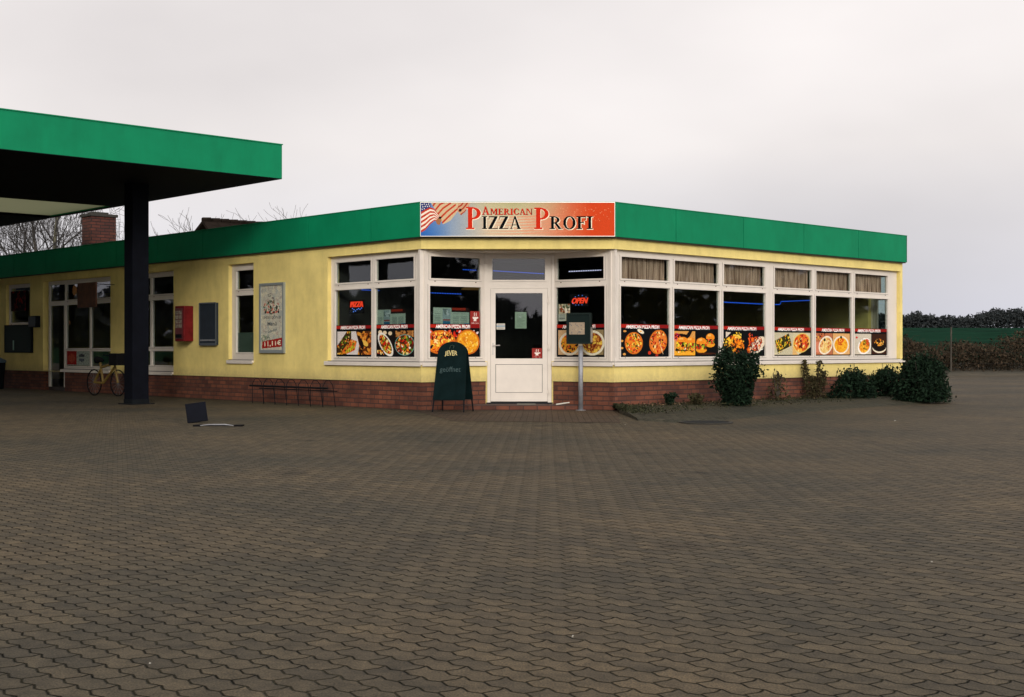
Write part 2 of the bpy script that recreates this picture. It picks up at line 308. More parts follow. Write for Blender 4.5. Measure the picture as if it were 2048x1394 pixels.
# ------------------------------------------------------------------ print canvas (artwork rasterised into coloured cells)
_txt = {}
def text_tris(s, bold=0.0):
    if (s, bold) in _txt: return _txt[(s, bold)]
    cu = bpy.data.curves.new('t', 'FONT'); cu.body = s; cu.size = 1; cu.offset = bold; cu.resolution_u = 3
    o = bpy.data.objects.new('t', cu); C.objects.link(o)
    dg = bpy.context.evaluated_depsgraph_get(); me = o.evaluated_get(dg).to_mesh(); me.calc_loop_triangles()
    v = np.array([p.co[:2] for p in me.vertices]) if len(me.vertices) else np.zeros((0, 2))
    t = [v[list(l.vertices)] for l in me.loop_triangles]
    o.to_mesh_clear(); bpy.data.objects.remove(o); bpy.data.curves.remove(cu)
    mn = v.min(0); mxx = v.max(0); _txt[(s, bold)] = (t, mn, mxx); return _txt[(s, bold)]
class Cv:
    def __init__(s, w, h, nx, ny, col=(0, 0, 0)):
        s.w, s.h, s.nx, s.ny = w, h, nx, ny
        s.X, s.Y = np.meshgrid((np.arange(nx)+.5)/nx*w, (np.arange(ny)+.5)/ny*h)
        s.a = np.ones((ny, nx, 3))*np.array(col)
    def paint(s, m, col, al=1.0):
        m = m[..., None]*al; s.a = s.a*(1-m)+np.array(col)*m
    def ell(s, cx, cy, rx, ry, rot=0):
        c, n = math.cos(rot), math.sin(rot); dx = s.X-cx; dy = s.Y-cy
        return (((dx*c+dy*n)/rx)**2+((-dx*n+dy*c)/ry)**2 < 1).astype(float)
    def rect(s, x0, x1, y0, y1): return ((s.X >= x0) & (s.X < x1) & (s.Y >= y0) & (s.Y < y1)).astype(float)
    def poly(s, pts):
        m = np.zeros_like(s.X, bool); n = len(pts)
        for i in range(n):
            x0, y0 = pts[i]; x1, y1 = pts[(i+1) % n]
            if y0 == y1: continue
            m ^= ((y0 > s.Y) != (y1 > s.Y)) & (s.X < (x1-x0)*(s.Y-y0)/(y1-y0)+x0)
        return m.astype(float)
    def line(s, pts, wd):
        m = np.zeros_like(s.X, bool)
        for (x0, y0), (x1, y1) in zip(pts, pts[1:]):
            dx, dy = x1-x0, y1-y0; q = max(dx*dx+dy*dy, 1e-9); t = np.clip(((s.X-x0)*dx+(s.Y-y0)*dy)/q, 0, 1)
            m |= (s.X-x0-t*dx)**2+(s.Y-y0-t*dy)**2 < (wd/2)**2
        return m.astype(float)
    def text(s, st, x0, x1, y0, y1, bold=0.0, rot=0.0):
        """fit a string into a box"""
        t, mn, mx = text_tris(st, bold); m = np.zeros_like(s.X, bool)
        sx = (x1-x0)/(mx[0]-mn[0]); sy = (y1-y0)/(mx[1]-mn[1]); c, n = math.cos(rot), math.sin(rot)
        for tri in t:
            q = (tri-mn)*np.array((sx, sy)); q = np.stack((x0+q[:, 0]*c-q[:, 1]*n, y0+q[:, 0]*n+q[:, 1]*c), 1)
            bx = (s.X >= q[:, 0].min()) & (s.X <= q[:, 0].max()) & (s.Y >= q[:, 1].min()) & (s.Y <= q[:, 1].max())
            d = [(q[(i+1) % 3, 0]-q[i, 0])*(s.Y-q[i, 1])-(q[(i+1) % 3, 1]-q[i, 1])*(s.X-q[i, 0]) for i in range(3)]
            m |= bx & (((d[0] >= 0) & (d[1] >= 0) & (d[2] >= 0)) | ((d[0] <= 0) & (d[1] <= 0) & (d[2] <= 0)))
        return m.astype(float)
    def bits(s, mask, n, cols, r0, r1, al=1.0):
        """scatter small morsels inside a region"""
        ys, xs = np.nonzero(mask > .5)
        if len(xs) == 0: return
        for _ in range(n):
            k = RNG.integers(len(xs)); x = s.X[ys[k], xs[k]]; y = s.Y[ys[k], xs[k]]
            s.paint(s.ell(x, y, RNG.uniform(r0, r1), RNG.uniform(r0, r1)*.7, RNG.uniform(0, 3.1))*mask, cols[RNG.integers(len(cols))], al)
    def speck(s, amt=.06):
        s.a = np.clip(s.a*(1+RNG.normal(0, amt, s.X.shape)[..., None]), 0, 1)
    def build(s, name, parent, world, x0, y, z0, back=.004):
        nx, ny = s.nx, s.ny
        gx, gz = np.meshgrid(x0+np.arange(nx+1)/nx*s.w, z0+np.arange(ny+1)/ny*s.h)
        v = np.stack((gx.ravel(), np.full(gx.size, y), gz.ravel()), 1)
        i = (np.arange(ny)[:, None]*(nx+1)+np.arange(nx)[None]).ravel()
        fc = np.stack((i, i+1, i+nx+2, i+nx+1), 1)
        nv = len(v)
        # edges and back so that the print has a thickness
        bv = np.array([(x0, y, z0), (x0+s.w, y, z0), (x0+s.w, y, z0+s.h), (x0, y, z0+s.h)]); bv2 = bv+np.array((0, back, 0))
        v = np.concatenate((v, bv, bv2)); a = nv
        ex = np.array([(a+1, a, a+4, a+5), (a+2, a+1, a+5, a+6), (a+3, a+2, a+6, a+7), (a, a+3, a+7, a+4), (a+5, a+4, a+7, a+6)])
        fc = np.concatenate((fc, ex))
        me = bpy.data.meshes.new(name); me.vertices.add(len(v)); me.vertices.foreach_set('co', v.ravel())
        me.loops.add(fc.size); me.loops.foreach_set('vertex_index', fc.ravel())
        me.polygons.add(len(fc)); me.polygons.foreach_set('loop_start', np.arange(len(fc))*4)
        me.update(calc_edges=True); me.validate()
        c = np.clip(s.a.reshape(-1, 3), 0, 1); c = np.where(c <= .04045, c/12.92, ((c+.055)/1.055)**2.4)
        c = np.concatenate((c, np.ones((5, 3))*.02)); c = np.concatenate((c, np.ones((len(c), 1))), 1).repeat(4, 0)
        at = me.color_attributes.new('Col', 'FLOAT_COLOR', 'CORNER'); at.data.foreach_set('color', c.ravel().astype(np.float32))
        me.materials.append(print_m)
        o = bpy.data.objects.new(name, me); C.objects.link(o); put(o, parent, world); return o

# serif capitals for the shop sign, cap height 1
def glyph(cv, ch, x, y, h, w):
    """mask of a serif capital with its lower left corner at x, y; w scales its width"""
    def r(a, b, c, d): return cv.rect(x+a*w, x+b*w, y+c*h, y+d*h)
    def p(*q): return cv.poly([(x+a*w, y+b*h) for a, b in q])
    def e(cx, cy, rx, ry): return cv.ell(x+cx*w, y+cy*h, rx*w, ry*h)
    mx = np.maximum.reduce
    if ch == 'I': return mx([r(.10, .30, 0, 1), r(0, .40, 0, .07), r(0, .40, .93, 1)]), .46
    if ch in 'PR':
        bowl = e(.30, .72, .40, .28)*(1-e(.30, .72, .21, .20))*r(.28, .9, .3, 1.01)
        m = [r(.10, .30, 0, 1), r(0, .40, 0, .07), r(0, .2, .93, 1), bowl]
        if ch == 'R': m += [p((.33, .48), (.52, .48), (.86, 0), (.64, 0)), r(.62, .92, 0, .06)]
        return mx(m), (.76 if ch == 'P' else .96)
    if ch == 'Z': return mx([r(.05, .70, .92, 1), r(0, .72, 0, .08), p((.46, .95), (.70, .95), (.26, .05), (.01, .05)), r(.05, .09, .74, 1), r(.68, .72, 0, .27)]), .78
    if ch == 'A': return mx([p((.34, 1), (.46, 1), (.82, 0), (.60, 0)), p((.35, 1), (.42, .93), (.17, 0), (.09, 0)), r(.2, .62, .28, .36), r(0, .28, 0, .06), r(.54, .88, 0, .06)]), .92
    if ch == 'O': return e(.44, .5, .44, .52)*(1-e(.44, .5, .24, .44)), .94
    if ch == 'C': return (e(.44, .5, .44, .52)*(1-e(.46, .5, .24, .43)))*(1-r(.6, 1, .3, .7))*r(-.1, .80, -.1, 1.1), .86
    if ch in 'FE':
        m = [r(.10, .30, 0, 1), r(0, .40, 0, .07), r(0, .68, .92, 1), r(.28, .52, .47, .55), r(.64, .68, .72, 1), r(.5, .54, .38, .64)]
        if ch == 'E': m += [r(0, .72, 0, .08), r(.68, .72, 0, .28)]
        return mx(m), (.74 if ch == 'F' else .80)
    if ch == 'M': return mx([r(.09, .17, 0, 1), r(.78, .98, 0, 1), p((.09, 1), (.30, 1), (.60, .12), (.46, .12)), p((.48, .2), (.56, .2), (.84, 1), (.78, 1)), r(0, .27, 0, .06), r(.70, 1.06, 0, .06), r(.8, 1.06, .94, 1), r(0, .2, .94, 1)]), 1.12
    if ch == 'N': return mx([r(.10, .17, 0, 1), r(.74, .81, 0, 1), p((.08, 1), (.30, 1), (.81, 0), (.68, 0)), r(0, .28, 0, .06), r(.63, .93, .94, 1), r(0, .2, .94, 1)]), .98
def word(cv, s, x0, x1, y, h):
    adv = sum(glyph(cv, c, -9, -9, h, h)[1] for c in s)
    w = (x1-x0)/adv; x = x0; m = np.zeros_like(cv.X)
    for c in s:
        g, a = glyph(cv, c, x, y, h, w); m = np.maximum(m, g); x += a*w
    return m

# ------------------------------------------------------------------ the building
bld = empty('pizza_restaurant', (0.1, 28, 0))
tag(bld, 'single storey yellow restaurant with red brick base, green roof fascia and recessed corner entrance', 'building')
T = .28
ZB, ZS0, ZS1, ZH, ZF0, ZF1 = .505, .815, .875, 2.89, 3.10, 3.706
Z_LG0, Z_LG1, Z_UG0, Z_UG1 = .955, 2.238, 2.376, 2.772     # lower glass / upper glass levels

def wall_with_openings(fr, x0, x1, ops, name='wall'):
    """render wall from ZB to ZF0 with openings [(xa,xb,za,zb)]; a brick plinth under it"""
    bm = bmesh.new(); xs = x0
    for (xa, xb, za, zb) in sorted(ops):
        if xa > xs: box(bm, xs, xa, 0, T, ZB, ZF0)
        if za > ZB: box(bm, xa, xb, 0, T, ZB, za)
        if zb < ZF0: box(bm, xa, xb, 0, T, zb, ZF0)
        xs = xb
    if xs < x1: box(bm, xs, x1, 0, T, ZB, ZF0)
    return obj(name, bm, render_m, bld, fr.M)
def plinth(fr, x0, x1, gaps=()):
    bm = bmesh.new(); xs = x0
    for a, b in gaps: box(bm, xs, a, .022, T-.01, -.1, ZB); xs = b
    box(bm, xs, x1, .022, T-.01, -.1, ZB)
    return obj('brick_plinth', bm, brick_m, bld, fr.M)

def window(fr, fx0, fx1, z0, z1, glasses, label=None, sill=None, off=.085, depth=.06, sash=True, solid=(), bar_z=None):
    """white frame filling fx0..fx1 x z0..z1 with panes cut out; glasses: (xa,xb,za,zb)"""
    bm = bmesh.new()
    rows = sorted(set((g[2], g[3]) for g in glasses), key=lambda r: r[0]); zs = z0
    for za, zb in rows:
        box(bm, fx0, fx1, off, off+depth, zs, za); xs = fx0
        for g in sorted(q for q in glasses if (q[2], q[3]) == (za, zb)):
            box(bm, xs, g[0], off, off+depth, za, zb); xs = g[1]
        box(bm, xs, fx1, off, off+depth, za, zb); zs = zb
    box(bm, fx0, fx1, off, off+depth, zs, z1)
    if sash:
        for g in glasses:         # raised sash round each pane, with a thin dark joint
            s, e = .038, .010
            a, b, c, d = g
            a2, b2, c2, d2 = a-s, b+s, c-s*.8, d+s*.8
            a2 = max(a2, fx0+.004); b2 = min(b2, fx1-.004)
            for q in ((a2, a, c2, d2), (b, b2, c2, d2), (a, b, c2, c), (a, b, d, d2)):
                box(bm, q[0], q[1], off-e, off, q[2], q[3])
            for q in ((a2, b2, c2-.004, c2), (a2-.003, a2, c2, d2), (b2, b2+.003, c2, d2)):
                box(bm, q[0], q[1], off-.002, off, q[2], q[3], 1)
            if c < 1.5:
                for xx in (a+.12, b-.12): box(bm, xx-.012, xx+.012, off-e-.003, off-e, c2+.012, c2+.022, 2)
            else:
                for xx in (a+.09, b-.09): box(bm, xx-.013, xx+.013, off-.004, off, c2-.028, c2-.012, 2)
    w = obj('window', bm, [upvc, dark_m, weep], bld, fr.M)
    if label: w['label'] = label
    for g in glasses:
        obj('pane', B((g[0]-.008, g[1]+.008, off+.026, off+.030, g[2]-.008, g[3]+.008)), glass, w, fr.M)
    if sill:
        bm = bmesh.new(); box(bm, sill[0], sill[1], -.045, off-.002, z0-.062, z0-.012); box(bm, sill[0], sill[1], -.045, -.032, z0-.085, z0-.062)
        box(bm, sill[0]+.01, sill[1]-.01, .0, off-.004, z0-.012, z0, 1)
        obj('sill', bm, [upvc, dark_m], w, fr.M, bevel=.003)
    return w

# --- right facade
GR = [(1241, 1339.5), (1347.5, 1438.5), (1446, 1531), (1548, 1624.5), (1631, 1703), (1708.7, 1775.6)]
OFF = .085
gx = [(FR_.x(a, OFF), FR_.x(b, OFF)) for a, b in GR]
xpost = (gx[2][1]+gx[3][0])/2; xend = FR_.x(1790, OFF)
wall_with_openings(FR_, 0, RLEN, [(0, RLEN-.10, ZS1-.06, ZH)])
plinth(FR_, 0, RLEN)
def two_rows(gs, zt=0): return [(a, b, Z_LG0, Z_LG1) for a, b in gs]+[(a+.02, b-.02, Z_UG0, Z_UG1) for a, b in gs]
winA = window(FR_, .012, xpost-.002, ZS1, ZH, two_rows(gx[:3]), 'three bay window nearest the entrance on the right facade', sill=(-.02, xpost))
winB = window(FR_, xpost+.002, xend, ZS1, ZH, two_rows(gx[3:]), 'three bay window at the far end of the right facade', sill=(xpost+.001, RLEN+.05))
# --- end wall (faces right, away from the camera) with a corner window
FE = Fr(*FR_.w(RLEN)[:2], *FR_.n)
EW = FE.x(1744, .1)
wall_with_openings(FE, T+.001, DEPTH, [(T+.001, EW, ZS1-.06, ZH)])
plinth(FE, T+.001, DEPTH)
em = (.50+EW)/2
window(FE, T+.02, EW-.002, ZS1, ZH, [(T+.09, em-.04, Z_LG0, Z_LG1), (em+.04, EW-.06, Z_LG0, Z_LG1), (T+.09, em-.04, Z_UG0, Z_UG1), (em+.04, EW-.06, Z_UG0, Z_UG1)], sill=(T, EW+.03))
obj('corner_post', B((xend+.002, RLEN-.104, .09, T-.002, ZS1-.002, ZH-.001)), upvc, bld, FR_.M)
# --- recess sides
g1 = (S1.x(859.5, .05), S1.x(961.5, .05)); g2 = (S2.x(1112, .05), S2.x(1209.5, .05))
for fr, L, nm in ((S1, L1, 'left'), (S2, L2, 'right')):
    obj('wall', B((0, L-.012 if nm == 'left' else L, 0, T*.6, ZB, ZS1-.062)), render_m, bld, fr.M)
    obj('brick_plinth', B((0.0, L, .02, T*.6, -.1, ZB)), brick_m, bld, fr.M)
winC = window(S1, .0, L1-.01, ZS1, ZH, two_rows([g1]), 'window on the left side of the recessed entrance', sill=(.0, L1-.03), off=.05)
winD = window(S2, .01, L2, ZS1, ZH, two_rows([g2]), 'window on the right side of the recessed entrance', sill=(.03, L2), off=.05)
# lintel and soffit over the recess
obj('lintel', B((0, 3.44, 0, .26, ZH, ZF0)), render_m, bld, FC.M)
bm = bmesh.new(); prism(bm, [(-1.55, 23.50), (1.75, 23.50), (DX1+.1, DY+.12), (DX0-.1, DY+.12)], ZH-.02, ZH+.02)
obj('recess_soffit', bm, upvc, bld, Matrix())
# --- left facade
def LX(px, off=0): return FL_.x(px, off)
xw0, xw1 = LX(667, OFF), 0.0
nx0, nx1 = LX(457), LX(507)
sx0, sx1 = LX(297), LX(347)
dx0, dx1 = LX(86), LX(221)
hx0, hx1 = LX(12), LX(60)
wall_with_openings(FL_, -LLEN, 0, [(LX(655), -.0, ZS1-.06, ZH), (nx0, nx1, ZS1-.06, ZH+.02), (sx0-1.1, sx1, .52, ZH), (dx0, dx1, .52, ZH), (hx0, hx1, 1.75, ZH)])
plinth(FL_, -LLEN, 0, gaps=((dx0, LX(128)),))
gl = [(LX(670.5, OFF), LX(743.5, OFF)), (LX(750.5, OFF), LX(829.5, OFF))]
winE = window(FL_, LX(655)+.002, -.012, ZS1, ZH, two_rows(gl), 'two bay window just left of the entrance corner', sill=(LX(655)-.06, .02))
ng = (LX(473, OFF), LX(507.5, OFF)+.10)
winF = window(FL_, nx0+.002, nx1-.002, ZS1, ZH+.018, [(ng[0], nx1-.05, 1.03, Z_LG1), (ng[0], nx1-.05, Z_UG0, Z_UG1)], 'narrow window in the yellow wall left of the framed poster', sill=(nx0-.02, nx1+.01))
obj('privacy_film', B((ng[0], nx1-.05, OFF+.034, OFF+.038, 1.03, 1.45)), mat('frosted_film', (.10, .14, .11), .7), winF, FL_.M)
winG = window(FL_, sx0-1.1+.002, sx1-.002, .585, ZH, [(sx0-1.0, sx0-.06, .72, 1.05), (sx0+.02, sx1-.06, .72, 1.05), (sx0-1.0, sx0-.06, 1.15, Z_LG1), (sx0+.02, sx1-.06, 1.15, Z_LG1), (sx0-1.0, sx0-.06, Z_UG0, Z_UG1), (sx0+.02, sx1-.06, Z_UG0, Z_UG1)], 'tall window behind the canopy column', sill=(sx0-1.1, sx1))
m1, m2 = LX(131, OFF), LX(181, OFF)
winH = window(FL_, m1-.04, dx1-.002, .585, ZH, [(m1+.04, m2-.03, .66, 1.04), (m2+.03, dx1-.08, .66, 1.04), (m1+.04, m2-.03, 1.12, Z_LG1), (m2+.03, dx1-.08, 1.12, Z_LG1), (m1+.04, m2-.03, Z_UG0, Z_UG1), (m2+.03, dx1-.08, Z_UG0, Z_UG1)], 'shaded shop window with posters under the canopy', sill=(m1-.04, dx1))
# side door left of that window
d0, d1 = LX(97, OFF), m1-.045
bm = bmesh.new(); box(bm, d0, d0+.08, .09, .15, .1, ZH); box(bm, d0+.08, d1, .09, .15, 2.24, 2.36); box(bm, d0+.08, d1, .09, .15, ZH-.1, ZH); box(bm, d1-.06, d1, .09, .15, .1, 2.24)
sd = obj('side_door', bm, upvc, bld, FL_.M); obj('pane', B((d0+.08, d1-.06, .12, .124, .12, 2.24), (d0+.08, d1, .12, .124, 2.36, ZH-.1)), glass, sd, FL_.M)
# hatch window with something reddish behind
window(FL_, hx0+.002, hx1-.002, 1.75, ZH, [(hx0+.08, hx1-.08, 1.83, ZH-.1)], 'small hatch window at the far left of the facade')
# --- back and far ends, floor, ceiling, roof
LE = FL_.w(-LLEN); LB = FL_.w(-LLEN, DEPTH); RE = FR_.w(RLEN); RB = FR_.w(RLEN, DEPTH)
# inner corner of the L
a = FL_.w(0, DEPTH); b_ = FR_.w(0, DEPTH)
def isect(p, d, q, e):
    k = ((q.x-p.x)*e[1]-(q.y-p.y)*e[0])/(d[0]*e[1]-d[1]*e[0]); return Vector((p.x+d[0]*k, p.y+d[1]*k, 0))
IN = isect(a, uL, b_, uR)
foot = [Vector((-1.62, 23.22, 0)), Vector((DX0, DY, 0)), Vector((DX1, DY, 0)), Vector((1.82, 23.22, 0)), RE, RB, IN, LB, LE]
def slab(name, pts, z0, z1, m):
    bm = bmesh.new(); prism(bm, [(p.x, p.y) for p in pts], z0, z1); bmesh.ops.triangulate(bm, faces=[f for f in bm.faces if len(f.verts) > 4]); return obj(name, bm, m, bld, Matrix())
def shrink(pts, d):
    out = []; n = len(pts)
    for i in range(n):
        p, q, r = pts[i-1], pts[i], pts[(i+1) % n]
        d1 = (q-p).normalized(); d2 = (r-q).normalized(); n1 = Vector((-d1.y, d1.x, 0)); n2 = Vector((-d2.y, d2.x, 0))
        k = (n1+n2); k /= max(k.dot(n1), .3); out.append(q+k*d)
    return out
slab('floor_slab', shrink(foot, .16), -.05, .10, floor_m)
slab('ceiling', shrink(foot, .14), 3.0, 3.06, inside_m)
for p, q in ((RB, IN), (IN, LB), (LB, LE)):
    f = Fr(p.x, p.y, (q-p).x, (q-p).y); L = (q-p).length
    obj('wall', B((0, L, 0, T, -.1, ZF0)), render_m, bld, f.M)
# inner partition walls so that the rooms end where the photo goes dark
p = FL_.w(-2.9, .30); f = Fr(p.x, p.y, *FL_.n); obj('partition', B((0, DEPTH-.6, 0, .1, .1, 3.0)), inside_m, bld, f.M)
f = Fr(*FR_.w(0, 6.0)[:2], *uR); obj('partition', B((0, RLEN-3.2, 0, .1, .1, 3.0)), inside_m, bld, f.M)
# roof and fascia
fasc = [Vector((-1.62, 23.10, 0)), Vector((1.82, 23.10, 0))]
FRF = Fr(1.82, 23.10, *uR); FLF = Fr(-1.62, 23.10, *uL); FRL = FRF.x(1814)
fo = [fasc[0], fasc[1], FRF.w(FRL), FRF.w(FRL, DEPTH+.3), isect(FLF.w(0, DEPTH+.3), uL, FRF.w(0, DEPTH+.3), uR), FLF.w(-LLEN-.2, DEPTH+.3), FLF.w(-LLEN-.2)]
slab('roof', shrink(fo, .05), ZF0, 3.52, roof_m)
slab('fascia_soffit', shrink(fo, .02), ZF0-.02, ZF0-.001, soffit_m)
bm = bmesh.new(); ring_in = shrink(fo, .049)
for i in range(len(fo)):
    p, q = fo[i], fo[(i+1) % len(fo)]; L = (q-p).length; d = (q-p).normalized()
    start = {1: 1.715-2.09, 6: 0}.get(i, 0); cuts = [0]
    if i == 1: cuts += [1.715, 3.806, 5.9, 8.0]
    elif i == 6: cuts += [L-3.475-2.02*k for k in range(9, -1, -1)]+[L-1.454]
    elif i != 0: cuts += [2.05*k for k in range(1, int(L/2.05)+1)]
    cuts = [c for c in sorted(cuts) if c < L-.1]+[L]
    nn = Vector((-d.y, d.x, 0))
    for a, b in zip(cuts, cuts[1:]):
        g = .007; P0 = p+d*(a+g); P1 = p+d*(b-g)
        if a == 0: P0 = p
        if b == L: P1 = q
        pts = [P0, P1, P1+nn*.03, P0+nn*.03]
        prism(bm, [(v.x, v.y) for v in pts], ZF0, ZF1)
        c0, c1 = p-nn*.008+d*a, p-nn*.008+d*b
        prism(bm, [(v.x, v.y) for v in (c0, c1, c1+nn*.06, c0+nn*.06)], ZF1+.0005, ZF1+.014)
bw = bmesh.new()
obj('fascia', bm, green_m, bld, Matrix())
bw.free()
bm = bmesh.new()
for i in range(len(fo)):
    p, q = ring_in[i], ring_in[(i+1) % len(fo)]; d = (q-p).normalized(); nn = Vector((-d.y, d.x, 0))
    p2, q2 = p-nn*.019, q-nn*.019
    prism(bm, [(v.x, v.y) for v in (p2, q2, q2+nn*.02, p2+nn*.02)], ZF0+.01, ZF1-.01)
obj('fascia_backing', bm, dark_m, bld, Matrix())
# --- entrance door
dz = lambda py: H+(697-py)*DY/F
dxx = lambda px: (px-1024)/F*(DY+.04)-DX0
fz0 = .11
lx0, lx1 = dxx(981.5), dxx(1095); ly0, ly1 = dz(803), dz(577)
tg = (dxx(984.7), dxx(1090), dz(559.5), dz(517))
bm = bmesh.new()
for q in ((.003, lx0-.004, fz0, ZH), (lx1+.004, LD-.003, fz0, ZH), (lx0-.004, lx1+.004, ly1+.004, tg[2]), (lx0-.004, lx1+.004, tg[3], ZH), (lx0-.004, tg[0], tg[2], tg[3]), (tg[1], lx1+.004, tg[2], tg[3])):
    box(bm, q[0], q[1], .04, .11, q[2], q[3])
for q in ((tg[0]-.03, tg[0], tg[2]-.03, tg[3]+.03), (tg[1], tg[1]+.03, tg[2]-.03, tg[3]+.03), (tg[0], tg[1], tg[2]-.03, tg[2]), (tg[0], tg[1], tg[3], tg[3]+.03)):
    box(bm, q[0], q[1], .028, .04, q[2], q[3])
df = obj('door_frame', bm, upvc, bld, FD.M)
for xa, xb in ((-.05, .002), (LD-.002, LD+.05)): obj('corner_post', B((xa, xb, .012, .12, ZS1, ZH-.021)), upvc, bld, FD.M); obj('wall', B((xa, xb, .006, .12, .0, ZS1-.001)), render_m, bld, FD.M)
obj('pane', B((tg[0]-.01, tg[1]+.01, .07, .074, tg[2]-.01, tg[3]+.01)), glass, df, FD.M)
bm = bmesh.new(); dg = (dxx(991), dxx(1085), dz(717), dz(586)); dp = (dxx(991), dxx(1085), dz(785.5), dz(728.5))
box(bm, lx0, dg[0], .03, .09, ly0, ly1); box(bm, dg[1], lx1, .03, .09, ly0, ly1)
box(bm, dg[0], dg[1], .03, .09, dg[3], ly1); box(bm, dg[0], dg[1], .03, .09, dp[3], dg[2]); box(bm, dg[0], dg[1], .03, .09, ly0, dp[2])
box(bm, dp[0]+.008, dp[1]-.008, .036, .08, dp[2]+.008, dp[3]-.008)
box(bm, dp[0], dp[1], .07, .085, dp[2], dp[3], 1)
door = obj('entrance_door', bm, [upvc, dark_m], bld, FD.M); door['label'] = 'white half glazed entrance door'
obj('pane', B((dg[0]-.01, dg[1]+.01, .06, .064, dg[2]-.01, dg[3]+.01)), glass, door, FD.M)
hz = dz(691); hx = dxx(986)
bm = B((hx-.018, hx+.014, .018, .03, hz-.17, hz+.05)); tube(bm, [(hx, .02, hz), (hx, -.03, hz), (hx+.13, -.03, hz+.003)], .010, 8)
obj('handle', bm, alu, door, FD.M, smooth=False)
for py in (601, 694, 783):
    bm = bmesh.new(); tube(bm, [(lx1+.015, .02, dz(py)-.06), (lx1+.015, .02, dz(py)+.06)], .012, 8); box(bm, lx1-.02, lx1+.05, .025, .031, dz(py)-.035, dz(py)+.035)
    obj('hinge', bm, upvc, door, FD.M)
# threshold step in the recess
bm = bmesh.new(); prism(bm, [(-1.25, 23.42), (1.45, 23.42), (DX1+.02, DY+.1), (DX0-.02, DY+.1)], -.05, .085); obj('entrance_step', bm, brick_m, bld, Matrix())
obj('threshold', B((-.02, LD+.02, .0, .14, .088, .112)), dark_m, bld, FD.M)

# brick chimney on the roof
cx, cy = P(198, 460, 35.2)[:2]
chim = empty('chimney', (cx, cy, 3.4)); chim.parent = None
FK = Fr(cx, cy, *uR)
put(chim, bld, Matrix.Translation((cx, cy, 3.4)))
cw = .355
old_brick = brick_m.copy(); old_brick.name = 'weathered_brick'
for n in old_brick.node_tree.nodes:
    if n.type == 'TEX_BRICK': n.inputs['Color1'].default_value = (.13, .035, .02, 1); n.inputs['Color2'].default_value = (.08, .022, .015, 1); n.inputs['Mortar'].default_value = (.02, .012, .01, 1)
bm = B((-cw, cw, -.28, .28, 3.5, 4.66)); obj('stack', bm, old_brick, chim, FK.M)
obj('cap', B((-cw-.04, cw+.04, -.32, .32, 4.66, 4.73), (-cw+.1, cw-.15, -.15, .15, 4.73, 4.79)), concrete, chim, FK.M)

# ------------------------------------------------------------------ food posters on the window glass
BLK = (.05, .06, .07); ORG = [(.93, .55, .12), (.85, .38, .12), (.95, .72, .25), (.72, .20, .10), (.98, .85, .55), (.30, .12, .06)]
GRN = [(.35, .50, .12), (.20, .32, .10), (.62, .68, .20)]; RED = [(.80, .15, .08), (.65, .12, .08), (.90, .35, .2)]
def base_canvas(w, h, tx0=.1, tx1=.88):
    cv = Cv(w, h, 200, int(200*h/w), BLK); s = cv
    cv.paint(s.rect(0, w, h*.885, h*.985), (.68, .15, .10)); cv.paint(s.rect(w*.8, w, h*.885, h*.985), (.54, .10, .10))
    cv.paint(s.text('AMERICAN PIZZA PROFI', w*tx0, w*tx1, h*.862, h*.972, .03), (.98, .97, .94)); return cv
def pizza(cv, cx, cy, rx, ry, rot=0, base=(.90, .50, .14), tops=None, n=70):
    cv.paint(cv.ell(cx, cy, rx, ry, rot), (.80, .42, .12)); cv.paint(cv.ell(cx, cy, rx*.88, ry*.88, rot), base)
    m = cv.ell(cx, cy, rx*.88, ry*.88, rot); cv.bits(m, n, tops or (ORG+RED+[(.12, .08, .06)]), rx*.04, rx*.14)
def bowl(cv, cx, cy, rx, ry, rot, rim, fill, tops, n=60, inner=.84):
    cv.paint(cv.ell(cx, cy, rx, ry, rot), rim); m = cv.ell(cx, cy, rx*inner, ry*inner, rot); cv.paint(m, fill); cv.bits(m, n, tops, rx*.05, rx*.16)
def burger(cv, cx, cy, w, h):
    cv.paint(cv.ell(cx, cy-.30*h, w*.5, .20*h), (.92, .60, .15)); cv.bits(cv.rect(cx-w*.5, cx+w*.5, cy-.28*h, cy+.08*h), 26, GRN+RED+[(.95, .80, .2), (.2, .08, .05)], w*.06, w*.15)
    cv.paint(cv.ell(cx, cy+.18*h, w*.48, .30*h)*cv.rect(cx-w, cx+w, cy+.08*h, cy+h), (.93, .55, .14)); cv.paint(cv.ell(cx-.1*w, cy+.34*h, w*.2, .08*h), (.97, .72, .35))
